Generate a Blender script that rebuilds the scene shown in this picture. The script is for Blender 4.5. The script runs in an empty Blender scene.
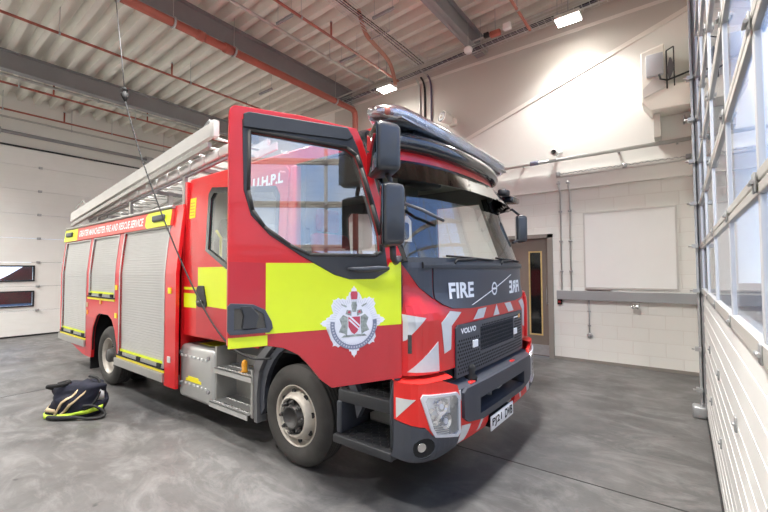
import bpy, bmesh, math, random
from mathutils import Vector, Matrix
random.seed(7)
PI = math.pi
SC = bpy.context.scene
COL = SC.collection

# ------------------------------------------------------------------ materials
MATS = {}
def new_mat(name):
    m = bpy.data.materials.new(name); m.use_nodes = True
    nt = m.node_tree; b = nt.nodes['Principled BSDF']
    MATS[name] = m
    return m, nt, b

def mat(name, col, rough=0.5, metal=0.0, coat=0.0, var=0.06, vscale=3.0, bump=0.0, bscale=60.0, emit=None, estr=1.0, spec=None):
    m, nt, b = new_mat(name)
    L = nt.links
    b.inputs['Roughness'].default_value = rough
    b.inputs['Metallic'].default_value = metal
    if coat: 
        b.inputs['Coat Weight'].default_value = coat
        b.inputs['Coat Roughness'].default_value = 0.04
    if spec is not None: b.inputs['Specular IOR Level'].default_value = spec
    tc = nt.nodes.new('ShaderNodeTexCoord')
    n = nt.nodes.new('ShaderNodeTexNoise'); n.inputs['Scale'].default_value = vscale; n.inputs['Detail'].default_value = 5
    L.new(tc.outputs['Object'], n.inputs['Vector'])
    r = nt.nodes.new('ShaderNodeValToRGB')
    r.color_ramp.elements[0].position = 0.3; r.color_ramp.elements[1].position = 0.7
    r.color_ramp.elements[0].color = (*[c * (1 - var) for c in col], 1)
    r.color_ramp.elements[1].color = (*[min(1, c * (1 + var)) for c in col], 1)
    L.new(n.outputs['Fac'], r.inputs['Fac']); L.new(r.outputs['Color'], b.inputs['Base Color'])
    if bump:
        n2 = nt.nodes.new('ShaderNodeTexNoise'); n2.inputs['Scale'].default_value = bscale; n2.inputs['Detail'].default_value = 3
        L.new(tc.outputs['Object'], n2.inputs['Vector'])
        bp = nt.nodes.new('ShaderNodeBump'); bp.inputs['Strength'].default_value = bump; bp.inputs['Distance'].default_value = 0.01
        L.new(n2.outputs['Fac'], bp.inputs['Height']); L.new(bp.outputs['Normal'], b.inputs['Normal'])
    if emit:
        b.inputs['Emission Color'].default_value = (*emit, 1); b.inputs['Emission Strength'].default_value = estr
    return m

mat('red', (0.62, 0.012, 0.016), 0.32, coat=0.35, var=0.03)
mat('red_film', (0.50, 0.016, 0.028), 0.35, coat=0.3, var=0.03)
mat('red_reflex', (0.75, 0.025, 0.02), 0.35, var=0.05)
mat('yellow', (0.72, 0.83, 0.012), 0.4, coat=0.2, var=0.03)
mat('yellow_line', (0.85, 0.75, 0.02), 0.45, var=0.05)
mat('white_film', (0.62, 0.63, 0.62), 0.4, var=0.06, vscale=12)
mat('white_text', (0.9, 0.9, 0.9), 0.45, var=0.02)
mat('banner_red', (0.72, 0.10, 0.08), 0.4, var=0.04)
mat('charcoal', (0.050, 0.055, 0.070), 0.42, var=0.08, bump=0.05, bscale=300)
mat('dark_plastic', (0.03, 0.031, 0.035), 0.5, var=0.1, bump=0.05, bscale=250)
mat('mirror_shell', (0.028, 0.030, 0.036), 0.3, coat=0.3)
mat('gloss_black', (0.02, 0.021, 0.024), 0.12, coat=0.8, var=0.1)
mat('matt_black', (0.008, 0.008, 0.009), 0.85, var=0.2)
mat('rubber', (0.042, 0.039, 0.036), 0.78, var=0.25, vscale=6, bump=0.15, bscale=90)
mat('mudguard_grey', (0.13, 0.13, 0.135), 0.5, var=0.2)
mat('rim', (0.52, 0.48, 0.42), 0.45, metal=0.2, var=0.15, vscale=8)
mat('hub_grey', (0.075, 0.072, 0.07), 0.5, metal=0.5, var=0.2, vscale=12)
mat('alu', (0.62, 0.62, 0.61), 0.35, metal=0.85, var=0.06)
mat('alu_white', (0.64, 0.63, 0.61), 0.45, metal=0.25, var=0.05)
mat('ladder_grey', (0.40, 0.39, 0.37), 0.42, metal=0.5, var=0.06)
mat('shutter', (0.50, 0.495, 0.48), 0.42, metal=0.2, var=0.03)
mat('tank_silver', (0.50, 0.50, 0.49), 0.38, metal=0.6, var=0.05)
mat('chrome', (0.85, 0.85, 0.86), 0.08, metal=1.0, var=0.02)
mat('galv', (0.46, 0.47, 0.48), 0.4, metal=0.6, var=0.1, vscale=15)
mat('orange', (0.75, 0.25, 0.02), 0.35, coat=0.4)
mat('amber', (0.8, 0.35, 0.02), 0.3, coat=0.4)
mat('seat_cloth', (0.05, 0.052, 0.06), 0.9, bump=0.2)
mat('seat_red', (0.35, 0.02, 0.02), 0.7)
mat('cab_trim', (0.16, 0.15, 0.135), 0.8, var=0.1)
mat('beige_trim', (0.42, 0.40, 0.34), 0.8, var=0.1)
mat('navy', (0.006, 0.007, 0.018), 0.9, var=0.3, vscale=14, bump=0.4, bscale=35)
mat('silver_band', (0.55, 0.42, 0.26), 0.5, var=0.1)
mat('lime_band', (0.50, 0.72, 0.05), 0.6, var=0.1)
mat('label_white', (0.6, 0.6, 0.62), 0.6)
mat('deck', (0.74, 0.72, 0.66), 0.55, var=0.03)
mat('steel_grey', (0.27, 0.27, 0.28), 0.5, var=0.05)
mat('pipe_red', (0.36, 0.10, 0.07), 0.42, var=0.08)
mat('pipe_faded', (0.45, 0.24, 0.18), 0.5)
mat('mirror_dark', (0.09, 0.095, 0.10), 0.05, metal=1.0)
mat('lamp_inner', (0.80, 0.83, 0.88), 0.22, metal=0.6)
mat('pipe_grey', (0.50, 0.50, 0.48), 0.4, metal=0.5)
mat('cable_black', (0.008, 0.008, 0.009), 0.75)
mat('conduit_grey', (0.58, 0.58, 0.57), 0.5)
mat('cable_grey', (0.10, 0.10, 0.11), 0.6)
mat('purple_cable', (0.12, 0.10, 0.16), 0.6)
mat('wall_paint', (0.83, 0.83, 0.79), 0.62, var=0.02, vscale=1.2)
mat('wall_grey', (0.56, 0.54, 0.50), 0.6, var=0.02, vscale=1.0)
mat('wall_trim', (0.78, 0.76, 0.71), 0.5, var=0.02)
mat('whiteboard', (0.90, 0.91, 0.90), 0.18, coat=0.3, var=0.01)
mat('trunking', (0.36, 0.375, 0.39), 0.4, metal=0.2, var=0.03)
mat('door_brown', (0.20, 0.165, 0.14), 0.5, var=0.05)
mat('door_frame', (0.27, 0.25, 0.225), 0.5, var=0.05)
mat('oak', (0.62, 0.46, 0.20), 0.5, var=0.1, vscale=20)
mat('dark_glass', (0.012, 0.013, 0.014), 0.08, coat=0.5)
mat('door_white', (0.84, 0.835, 0.81), 0.45, var=0.02)
mat('frame_white', (0.66, 0.68, 0.72), 0.35, metal=0.3, var=0.03)
mat('frame_cream', (0.62, 0.60, 0.56), 0.35, metal=0.35, var=0.04)
mat('casing', (0.84, 0.82, 0.75), 0.5, var=0.02)
mat('box_grey', (0.50, 0.52, 0.56), 0.5, var=0.02)
mat('rail_black', (0.015, 0.015, 0.016), 0.5)
mat('asphalt', (0.10, 0.10, 0.105), 0.9, var=0.2, bump=0.3)
mat('hedge', (0.015, 0.03, 0.012), 0.95, var=0.5, vscale=1.5)
mat('lamp_glow', (1, 1, 1), 0.5, emit=(1.0, 0.96, 0.88), estr=60.0)
mat('green', (0.05, 0.25, 0.03), 0.5)
mat('crest_white', (0.80, 0.80, 0.84), 0.35, var=0.03, vscale=20)
mat('crest_ray', (0.50, 0.51, 0.58), 0.4)
mat('crest_blue', (0.20, 0.22, 0.30), 0.4)
mat('crest_red', (0.55, 0.06, 0.10), 0.4)
mat('crest_sage', (0.30, 0.33, 0.30), 0.5, var=0.4, vscale=40)

def glass(name, tint=(0.92, 0.96, 0.96), base=0.05, rough=0.0, power=5.0):
    m, nt, b = new_mat(name); nt.nodes.remove(b); L = nt.links
    out = nt.nodes['Material Output']
    tr = nt.nodes.new('ShaderNodeBsdfTransparent'); tr.inputs['Color'].default_value = (*tint, 1)
    gl = nt.nodes.new('ShaderNodeBsdfGlossy'); gl.inputs['Roughness'].default_value = rough
    gl.inputs['Color'].default_value = (1, 1, 1, 1)
    lw = nt.nodes.new('ShaderNodeLayerWeight'); lw.inputs['Blend'].default_value = 0.5
    pw = nt.nodes.new('ShaderNodeMath'); pw.operation = 'POWER'; pw.inputs[1].default_value = power
    ma = nt.nodes.new('ShaderNodeMath'); ma.operation = 'MULTIPLY_ADD'
    ma.inputs[1].default_value = 1 - base; ma.inputs[2].default_value = base
    mx = nt.nodes.new('ShaderNodeMixShader')
    L.new(lw.outputs['Facing'], pw.inputs[0]); L.new(pw.outputs[0], ma.inputs[0])
    L.new(ma.outputs[0], mx.inputs['Fac']); L.new(tr.outputs[0], mx.inputs[1]); L.new(gl.outputs[0], mx.inputs[2])
    L.new(mx.outputs[0], out.inputs['Surface'])
    return m
glass('glass_cab', (0.80, 0.90, 0.88), 0.11)
glass('glass_side', (0.68, 0.72, 0.74), 0.24)
glass('glass_smoke', (0.025, 0.028, 0.03), 0.06)
glass('glass_door', (0.90, 0.93, 0.96), 0.09)
glass('glass_lamp', (0.90, 0.92, 0.95), 0.12)
glass('glass_bar', (0.55, 0.60, 0.70), 0.30, rough=0.15)

def blocks_material():
    m, nt, b = new_mat('block_wall'); L = nt.links
    tc = nt.nodes.new('ShaderNodeTexCoord'); mp = nt.nodes.new('ShaderNodeMapping')
    mp.inputs['Rotation'].default_value = (PI / 2, 0, 0)
    br = nt.nodes.new('ShaderNodeTexBrick')
    br.inputs['Scale'].default_value = 1.0; br.inputs['Brick Width'].default_value = 0.45; br.inputs['Row Height'].default_value = 0.222
    br.inputs['Mortar Size'].default_value = 0.006; br.inputs['Mortar Smooth'].default_value = 0.6
    br.inputs['Color1'].default_value = (0.85, 0.855, 0.815, 1); br.inputs['Color2'].default_value = (0.835, 0.84, 0.80, 1)
    br.inputs['Mortar'].default_value = (0.77, 0.755, 0.71, 1)
    L.new(tc.outputs['Object'], mp.inputs['Vector']); L.new(mp.outputs[0], br.inputs['Vector'])
    L.new(br.outputs['Color'], b.inputs['Base Color'])
    bp = nt.nodes.new('ShaderNodeBump'); bp.invert = True; bp.inputs['Strength'].default_value = 0.5; bp.inputs['Distance'].default_value = 0.008
    L.new(br.outputs['Fac'], bp.inputs['Height'])
    n = nt.nodes.new('ShaderNodeTexNoise'); n.inputs['Scale'].default_value = 90
    L.new(tc.outputs['Object'], n.inputs['Vector'])
    b2 = nt.nodes.new('ShaderNodeBump'); b2.inputs['Strength'].default_value = 0.12; b2.inputs['Distance'].default_value = 0.005
    L.new(n.outputs['Fac'], b2.inputs['Height']); L.new(bp.outputs[0], b2.inputs['Normal']); L.new(b2.outputs[0], b.inputs['Normal'])
    b.inputs['Roughness'].default_value = 0.5
blocks_material()

def floor_material():
    m, nt, b = new_mat('floor_concrete'); L = nt.links; N = nt.nodes
    tc = N.new('ShaderNodeTexCoord')
    def noise(sc, det, rough=0.6, dist=0.0, vec=None):
        n = N.new('ShaderNodeTexNoise'); n.inputs['Scale'].default_value = sc; n.inputs['Detail'].default_value = det
        n.inputs['Roughness'].default_value = rough; n.inputs['Distortion'].default_value = dist
        L.new(vec or tc.outputs['Object'], n.inputs['Vector']); return n.outputs['Fac']
    def ramp(src, p0, c0, p1, c1):
        r = N.new('ShaderNodeValToRGB'); r.color_ramp.elements[0].position = p0; r.color_ramp.elements[1].position = p1
        r.color_ramp.elements[0].color = (*c0, 1); r.color_ramp.elements[1].color = (*c1, 1)
        L.new(src, r.inputs['Fac']); return r.outputs['Color']
    def mix(kind, f, a, bb):
        x = N.new('ShaderNodeMixRGB'); x.blend_type = kind
        if isinstance(f, float): x.inputs[0].default_value = f
        else: L.new(f, x.inputs[0])
        for i, s in ((1, a), (2, bb)):
            if isinstance(s, tuple): x.inputs[i].default_value = (*s, 1)
            else: L.new(s, x.inputs[i])
        return x.outputs[0]
    base = ramp(noise(0.55, 7, 0.62, 0.6), 0.32, (0.052, 0.050, 0.049), 0.66, (0.132, 0.128, 0.125))
    mp = N.new('ShaderNodeMapping'); mp.inputs['Scale'].default_value = (1.0, 2.0, 1); mp.inputs['Rotation'].default_value = (0, 0, 0.5)
    L.new(tc.outputs['Object'], mp.inputs['Vector'])
    sc = ramp(noise(1.6, 9, 0.72, 1.4, mp.outputs[0]), 0.47, (0, 0, 0), 0.70, (0.60, 0.60, 0.60))
    c = mix('MIX', sc, base, (0.25, 0.245, 0.24))
    fine = ramp(noise(9, 6, 0.7), 0.3, (0.86, 0.86, 0.86), 0.7, (1.1, 1.1, 1.1))
    c = mix('MULTIPLY', 0.8, c, fine)
    # damp marks: spots with a shape of their own
    sp = ramp(noise(3.2, 3, 0.5, 0.3), 0.72, (0, 0, 0), 0.745, (1, 1, 1))
    c = mix('MIX', sp, c, (0.03, 0.03, 0.031))
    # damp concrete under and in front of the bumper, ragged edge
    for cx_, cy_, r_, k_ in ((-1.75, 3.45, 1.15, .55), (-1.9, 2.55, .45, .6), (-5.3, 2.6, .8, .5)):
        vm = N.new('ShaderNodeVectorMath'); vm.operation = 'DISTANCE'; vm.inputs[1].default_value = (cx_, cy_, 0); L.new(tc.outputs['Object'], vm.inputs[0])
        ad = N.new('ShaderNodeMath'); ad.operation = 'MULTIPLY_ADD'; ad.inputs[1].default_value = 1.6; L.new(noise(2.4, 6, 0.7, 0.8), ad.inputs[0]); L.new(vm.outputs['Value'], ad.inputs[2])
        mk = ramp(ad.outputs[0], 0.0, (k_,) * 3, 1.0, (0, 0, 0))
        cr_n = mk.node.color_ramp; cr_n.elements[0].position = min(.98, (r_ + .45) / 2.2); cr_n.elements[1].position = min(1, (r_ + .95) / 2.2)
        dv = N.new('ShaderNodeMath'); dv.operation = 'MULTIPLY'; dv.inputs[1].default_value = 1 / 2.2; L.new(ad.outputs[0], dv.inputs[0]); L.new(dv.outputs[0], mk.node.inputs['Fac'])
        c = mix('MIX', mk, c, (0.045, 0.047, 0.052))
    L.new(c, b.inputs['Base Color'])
    rr = ramp(noise(1.3, 6, 0.6, 0.8), 0.3, (0.30,) * 3, 0.7, (0.55,) * 3)
    L.new(rr, b.inputs['Roughness'])
    bp = N.new('ShaderNodeBump'); bp.inputs['Strength'].default_value = 0.08; bp.inputs['Distance'].default_value = 0.01
    L.new(noise(25, 4), bp.inputs['Height']); L.new(bp.outputs[0], b.inputs['Normal'])
floor_material()

# ------------------------------------------------------------------ mesh builder
class MB:
    def __init__(s): s.bm = bmesh.new(); s.mats = []
    def mi(s, m):
        if m not in s.mats: s.mats.append(m)
        return s.mats.index(m)
    def _faces(s, fs, m, smooth=False):
        i = s.mi(m)
        for f in fs: f.material_index = i; f.smooth = smooth
    def box(s, x0, x1, y0, y1, z0, z1, m, fn=None):
        vs = [s.bm.verts.new((x, y, z)) for x in (x0, x1) for y in (y0, y1) for z in (z0, z1)]
        q = [(0, 1, 3, 2), (4, 6, 7, 5), (0, 4, 5, 1), (2, 3, 7, 6), (0, 2, 6, 4), (1, 5, 7, 3)]
        fs = [s.bm.faces.new([vs[i] for i in a]) for a in q]
        if fn:
            for v in vs: v.co = fn(*v.co)
        s._faces(fs, m); return s
    def rbox(s, x0, x1, y0, y1, z0, z1, m, r=0.01, seg=2, fn=None):
        b = bmesh.new()
        bmesh.ops.create_cube(b, size=1)
        for v in b.verts: v.co = Vector(((x0 + x1) / 2 + v.co.x * (x1 - x0), (y0 + y1) / 2 + v.co.y * (y1 - y0), (z0 + z1) / 2 + v.co.z * (z1 - z0)))
        r = min(r, abs(x1 - x0) * .49, abs(y1 - y0) * .49, abs(z1 - z0) * .49)
        bmesh.ops.bevel(b, geom=b.edges[:], offset=r, segments=seg, profile=0.5, affect='EDGES')
        if fn:
            for v in b.verts: v.co = Vector(fn(*v.co))
        s.merge(b, m, smooth=True); return s
    def merge(s, b, m, smooth=False):
        d = {}
        for v in b.verts: d[v] = s.bm.verts.new(v.co)
        fs = []
        for f in b.faces:
            try: fs.append(s.bm.faces.new([d[v] for v in f.verts]))
            except ValueError: pass
        s._faces(fs, m, smooth); b.free()
    def tube(s, pts, r, m, seg=10, caps=True, smooth=True, sx=1.0):
        pts = [Vector(p) for p in pts]; rings = []
        rs = r if isinstance(r, (list, tuple)) else [r] * len(pts)
        up = None
        for i, p in enumerate(pts):
            if i == 0: t = pts[1] - p
            elif i == len(pts) - 1: t = p - pts[i - 1]
            else: t = (pts[i + 1] - p).normalized() + (p - pts[i - 1]).normalized()
            t.normalize()
            if up is None:
                up = Vector((0, 0, 1)) if abs(t.z) < 0.9 else Vector((1, 0, 0))
            a = t.cross(up).normalized(); b = a.cross(t).normalized(); up = b
            rings.append([s.bm.verts.new(p + (a * math.cos(k * 2 * PI / seg) * sx + b * math.sin(k * 2 * PI / seg)) * rs[i]) for k in range(seg)])
        fs = []
        for i in range(len(rings) - 1):
            for k in range(seg):
                fs.append(s.bm.faces.new((rings[i][k], rings[i][(k + 1) % seg], rings[i + 1][(k + 1) % seg], rings[i + 1][k])))
        s._faces(fs, m, smooth)
        if caps: s._faces([s.bm.faces.new(rings[0][::-1]), s.bm.faces.new(rings[-1])], m)
        return s
    def cyl(s, p0, p1, r, m, seg=20, r1=None):
        return s.tube([p0, p1], [r, r if r1 is None else r1], m, seg)
    def lathe(s, prof, m, c=(0, 0, 0), axis='y', seg=48, smooth=True):
        # prof: (distance along axis, radius)
        rings = []
        for a, r in prof:
            ring = []
            for k in range(seg):
                t = 2 * PI * k / seg; x, y = r * math.cos(t), r * math.sin(t)
                q = {'y': (x, a, y), 'x': (a, x, y), 'z': (x, y, a)}[axis]
                ring.append(s.bm.verts.new(Vector(c) + Vector(q)))
            rings.append(ring)
        fs = []
        for i in range(len(rings) - 1):
            for k in range(seg):
                try: fs.append(s.bm.faces.new((rings[i][k], rings[i][(k + 1) % seg], rings[i + 1][(k + 1) % seg], rings[i + 1][k])))
                except ValueError: pass
        s._faces(fs, m, smooth); return s
    def plate(s, outer, m, holes=(), fn=None, t0=0.0, t1=0.02, step=0.0, cuts=None, smooth=False):
        """polygon (a,b) with holes, thickness t0..t1, optionally cut finely, mapped by fn(a,b,t)"""
        b = bmesh.new(); edges = []
        for loop in [outer] + list(holes):
            vs = [b.verts.new((p[0], p[1], 0)) for p in loop]
            edges += [b.edges.new((vs[i], vs[(i + 1) % len(vs)])) for i in range(len(vs))]
        if holes: bmesh.ops.triangle_fill(b, edges=edges, use_beauty=True, use_dissolve=False)
        else: b.faces.new(b.verts[:])
        xs = [p[0] for p in outer]; ys = [p[1] for p in outer]
        cl = []
        if step:
            k = math.ceil(min(xs) / step)
            while k * step < max(xs): cl.append(((k * step, 0, 0), (1, 0, 0))); k += 1
            k = math.ceil(min(ys) / step)
            while k * step < max(ys): cl.append(((0, k * step, 0), (0, 1, 0))); k += 1
        for c in (cuts or []): cl.append(((0, c, 0), (0, 1, 0)))
        for co, no in cl:
            bmesh.ops.bisect_plane(b, geom=b.verts[:] + b.edges[:] + b.faces[:], dist=1e-5, plane_co=co, plane_no=no)
        bmesh.ops.triangulate(b, faces=[f for f in b.faces if len(f.verts) > 4])
        bmesh.ops.recalc_face_normals(b, faces=b.faces)
        fn = fn or (lambda a, c, t: (a, t, c))
        base = {v: s.bm.verts.new(fn(v.co.x, v.co.y, t1)) for v in b.verts}
        fs = [s.bm.faces.new([base[v] for v in f.verts]) for f in b.faces]
        if t0 != t1:
            bk = {v: s.bm.verts.new(fn(v.co.x, v.co.y, t0)) for v in b.verts}
            fs += [s.bm.faces.new([bk[v] for v in reversed(f.verts)]) for f in b.faces]
            side = []
            for e in b.edges:
                if len(e.link_faces) == 1:
                    l = e.link_faces[0].loops
                    a, c = e.verts
                    side.append(s.bm.faces.new((base[a], bk[a], bk[c], base[c])))
            s._faces(side, m)
        s._faces(fs, m, smooth); b.free(); return s
    def obj(s, name, parent=None, bevel=0.0, smooth_angle=None, recalc=True):
        if recalc: bmesh.ops.recalc_face_normals(s.bm, faces=s.bm.faces)
        me = bpy.data.meshes.new(name); s.bm.to_mesh(me); s.bm.free()
        for m in s.mats: me.materials.append(MATS[m])
        o = bpy.data.objects.new(name, me); COL.objects.link(o)
        if parent: o.parent = parent
        if bevel:
            bv = o.modifiers.new('bevel', 'BEVEL'); bv.width = bevel; bv.segments = 2; bv.limit_method = 'ANGLE'; bv.angle_limit = math.radians(35)
        return o

def parts_of(mb, name, parent=None, bevel=0.0):
    """every connected piece of the builder becomes a part of its own"""
    bm = mb.bm; bm.verts.ensure_lookup_table(); seen = set(); out = []
    for v0 in bm.verts:
        if v0 in seen: continue
        st_ = [v0]; seen.add(v0); comp = []
        while st_:
            v = st_.pop(); comp.append(v)
            for e in v.link_edges:
                w_ = e.other_vert(v)
                if w_ not in seen: seen.add(w_); st_.append(w_)
        nb = MB(); nb.mats = list(mb.mats); d = {v: nb.bm.verts.new(v.co) for v in comp}
        for f in {f for v in comp for f in v.link_faces}:
            g = nb.bm.faces.new([d[v] for v in f.verts]); g.material_index = f.material_index; g.smooth = f.smooth
        out.append(nb)
    bm.free(); return [n_.obj(name, parent, bevel) for n_ in out]

def text_polys(txt, bold=0.0, res=3):
    cu = bpy.data.curves.new('tmp', 'FONT'); cu.body = txt; cu.size = 1; cu.offset = bold; cu.resolution_u = res; cu.fill_mode = 'FRONT'
    ob = bpy.data.objects.new('tmp', cu); COL.objects.link(ob)
    dg = bpy.context.evaluated_depsgraph_get(); dg.update()
    me = bpy.data.meshes.new_from_object(ob.evaluated_get(dg))
    vs = [v.co.copy() for v in me.vertices]; fs = [list(p.vertices) for p in me.polygons]
    bpy.data.objects.remove(ob); bpy.data.curves.remove(cu); bpy.data.meshes.remove(me)
    return vs, fs
def put_text(mb, txt, x0, x1, z0, z1, fn, m, bold=0.02, mirror=False, skew=0.0, off=0.004, step=0.0):
    """lettering fitted to the box x0..x1, z0..z1 of a surface map fn(a,b,t)"""
    vs, fs = text_polys(txt, bold)
    ax0 = min(v.x for v in vs); ax1 = max(v.x for v in vs); ay0 = min(v.y for v in vs); ay1 = max(v.y for v in vs)
    b = bmesh.new(); bv = []
    for v in vs:
        k = (v.x - ax0) / (ax1 - ax0); l = (v.y - ay0) / (ay1 - ay0)
        if mirror: k = 1 - k
        bv.append(b.verts.new((x0 + (x1 - x0) * k + skew * l, z0 + (z1 - z0) * l, 0)))
    for f in fs:
        try: b.faces.new([bv[i] for i in f])
        except ValueError: pass
    if step:
        lo = min(x0, x1); k = math.ceil(lo / step)
        while k * step < max(x0, x1) + abs(skew):
            bmesh.ops.bisect_plane(b, geom=b.verts[:] + b.edges[:] + b.faces[:], dist=1e-6, plane_co=(k * step, 0, 0), plane_no=(1, 0, 0)); k += 1
    bmesh.ops.triangulate(b, faces=[f for f in b.faces if len(f.verts) > 4])
    for v in b.verts: v.co = Vector(fn(v.co.x, v.co.y, off))
    mb.merge(b, m)

def empty(name, loc=(0, 0, 0), rz=0.0):
    o = bpy.data.objects.new(name, None); o.location = loc; o.rotation_euler = (0, 0, rz); o.empty_display_size = 0.2
    COL.objects.link(o); return o
def tag(o, label=None, cat=None, group=None, kind=None):
    if label: o['label'] = label
    if cat: o['category'] = cat
    if group: o['group'] = group
    if kind: o['kind'] = kind
    return o
def struct(o, label=None): o['kind'] = 'structure'; 
def st(mb, name, label=None, parent=None, bevel=0.0):
    o = mb.obj(name, parent, bevel)
    if parent is None: o['kind'] = 'structure'
    if label: o['label'] = label
    return o
def copy_tree(o, parent=None):
    c = o.copy(); COL.objects.link(c)
    if parent: c.parent = parent
    for ch in list(o.children): copy_tree(ch, c)
    return c
def arc(cx, cz, r, a0, a1, n=8):
    return [(cx + r * math.cos(math.radians(a0 + (a1 - a0) * i / n)), cz + r * math.sin(math.radians(a0 + (a1 - a0) * i / n))) for i in range(n + 1)]

XR = 0.19      # plane of the glazed door
YB = 7.8       # back wall
XL = -13.5     # far end door
YF = -3.6
def deck_z(x): return 6.66 + 0.045 * x
# ------------------------------------------------------------------ floor and walls
b = MB(); b.box(XL - .3, XR + .02, YF - .3, YB + .2, -0.2, 0, 'floor_concrete'); st(b, 'floor', 'grey power-floated concrete floor of the engine bay')
b = MB()
b.box(XL, XR, 3.413, 3.427, 0.0, 0.0012, 'rail_black')
b.box(-7.2, -7.188, YF, YB, 0.0, 0.0012, 'rail_black')
st(b, 'trim_1', 'saw-cut joint in the concrete floor')
# back wall: block wall below, proud cladding above
DX0, DX1, DZ = -2.86, -1.95, 2.24
b = MB()
b.box(DX1, XR + .3, YB, YB + .3, 0, 3.1, 'block_wall')
b.box(XL - .2, DX0, YB, YB + .3, 0, 3.1, 'block_wall')
b.box(DX0, DX1, YB, YB + .3, DZ, 3.1, 'block_wall')
WB = st(b, 'wall_back', 'cream painted blockwork back wall')
b = MB()
b.box(XL - .2, XR + .3, YB - .10, YB + .3, 3.1, 3.42, 'wall_paint')
b.box(XL - .2, XR + .3, YB - .03, YB + .3, 3.42, 5.98, 'wall_paint')
st(b, 'trim_2', 'pale proud cladding band on the back wall')
b = MB()
b.box(XL - .2, XR + .3, YB - .03, YB + .3, 6.04, 7.2, 'wall_grey')
b.box(XL - .2, XR + .3, YB - .05, YB + .3, 5.98, 6.04, 'wall_trim')
b.plate([(-7.5, 3.14), (-3.66, 4.45), (XR, 5.80), (XR, 5.98), (-7.5, 5.98)], 'wall_grey', fn=lambda a, c, t: (a, YB - .03 - t, c), t0=0, t1=.012)
b.plate([(-7.5, 3.06), (-3.66, 4.37), (XR, 5.72), (XR, 5.80), (-3.66, 4.45), (-7.5, 3.14)], 'wall_trim', fn=lambda a, c, t: (a, YB - .03 - t, c), t0=0, t1=.022)
st(b, 'trim_3', 'grey-beige upper wall panel with a raked cover strip')
b = MB(); b.box(DX1 + .04, XR, YB - .012, YB, 0, .05, 'door_frame'); st(b, 'baseboard_back')
# brown personnel door
dr = empty('door_1', (0, 0, 0)); tag(dr, 'brown door with a narrow glazed slot in the back wall', kind='structure')
b = MB()
b.box(DX0 - .07, DX0, YB - .04, YB + .1, 0, DZ + .07, 'door_frame'); b.box(DX1 - .05, DX1 + .04, YB - .04, YB + .1, 0, DZ + .07, 'door_frame')
b.box(DX0 - .07, DX1 + .04, YB - .04, YB + .1, DZ, DZ + .07, 'door_frame'); b.obj('door_frame', dr)
wx0, wx1, wz0, wz1 = -2.34, -2.14, .42, 1.97
b = MB(); b.plate([(DX0, .01), (DX1 - .05, .01), (DX1 - .05, DZ), (DX0, DZ)], 'door_brown', [[(wx0, wz0), (wx1, wz0), (wx1, wz1), (wx0, wz1)]], fn=lambda a, c, t: (a, YB + .02 + t, c), t1=.05); b.obj('door_leaf', dr)
b = MB(); e = .025
b.plate([(wx0 - e, wz0 - e), (wx1 + e, wz0 - e), (wx1 + e, wz1 + e), (wx0 - e, wz1 + e)], 'oak', [[(wx0, wz0), (wx1, wz0), (wx1, wz1), (wx0, wz1)]], fn=lambda a, c, t: (a, YB + .008 + t, c), t1=.02); b.obj('glazing_bead', dr)
b = MB(); b.box(wx0, wx1, YB + .035, YB + .041, wz0, wz1, 'dark_glass'); b.obj('pane', dr)
b = MB(); b.tube([(-2.03, YB + .03, 1.0), (-2.03, YB - .03, 1.0), (-2.03, YB - .03, 1.35), (-2.03, YB + .03, 1.35)], .011, 'galv'); b.obj('pull_handle', dr)
b = MB(); b.box(DX0, DX1 - .05, YB + .012, YB + .02, .03, .22, 'galv'); b.obj('kick_plate', dr)
# far end wall, white sectional door
b = MB()
b.box(XL - .3, XL, -3.2 - .4, -1.6, 0, 7, 'wall_paint'); b.box(XL - .3, XL, 5.2, YB, 0, 7, 'wall_paint'); b.box(XL - .3, XL, -1.6, 5.2, 4.85, 7, 'wall_paint')
st(b, 'wall_left', 'cream wall at the far end above the white door')
ds = empty('door_2', (0, 0, 0)); tag(ds, 'white sectional overhead door at the far end of the bay', kind='structure')
z = 0.04; k = 0
DY0, DY1 = -1.6, 5.2
W1 = (1.44, 1.78); W2 = (.79, 1.13)
bounds = [.04, .66, 1.28, 1.90, 2.52, 3.14, 3.76, 4.38, 4.85]
for i in range(len(bounds) - 1):
    z0, z1 = bounds[i], bounds[i + 1] - .006
    b = MB(); hs = []
    for w in (W1, W2):
        if w[0] > z0 and w[1] < z1:
            for ya, yb in ((.9, 2.72), (-1.2, .5)): hs.append([(ya, w[0]), (yb, w[0]), (yb, w[1]), (ya, w[1])])
    b.plate([(DY0, z0), (DY1, z0), (DY1, z1), (DY0, z1)], 'door_white', hs, fn=lambda a, c, t: (XL + .06 - t, a, c), t1=.05)
    n = 4
    for j in range(1, n + 1):
        zz = z0 + (z1 - z0) * j / (n + .5)
        if not any(w[0] - .02 < zz < w[1] + .02 for w in (W1, W2)):
            b.box(XL + .06, XL + .063, DY0, DY1, zz - .004, zz + .004, 'wall_paint')
    b.obj('door_panel', ds)
for w in (W1, W2):
    for ya, yb in ((.9, 2.72), (-1.2, .5)):
        b = MB(); e = .035
        b.plate([(ya - e, w[0] - e), (yb + e, w[0] - e), (yb + e, w[1] + e), (ya - e, w[1] + e)], 'rail_black', [[(ya, w[0]), (yb, w[0]), (yb, w[1]), (ya, w[1])]], fn=lambda a, c, t: (XL + .055 + t, a, c), t1=.03)
        f = b.obj('window_frame', ds)
        b = MB(); b.box(XL + .03, XL + .035, ya, yb, w[0], w[1], 'glass_door'); b.obj('pane', f)
for zz in bounds[1:-1]:
    for yy in (2.82, .7):
        b = MB(); b.rbox(XL + .06, XL + .09, yy - .04, yy + .04, zz - .03, zz + .03, 'galv', .005); b.obj('hinge', ds)
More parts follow.
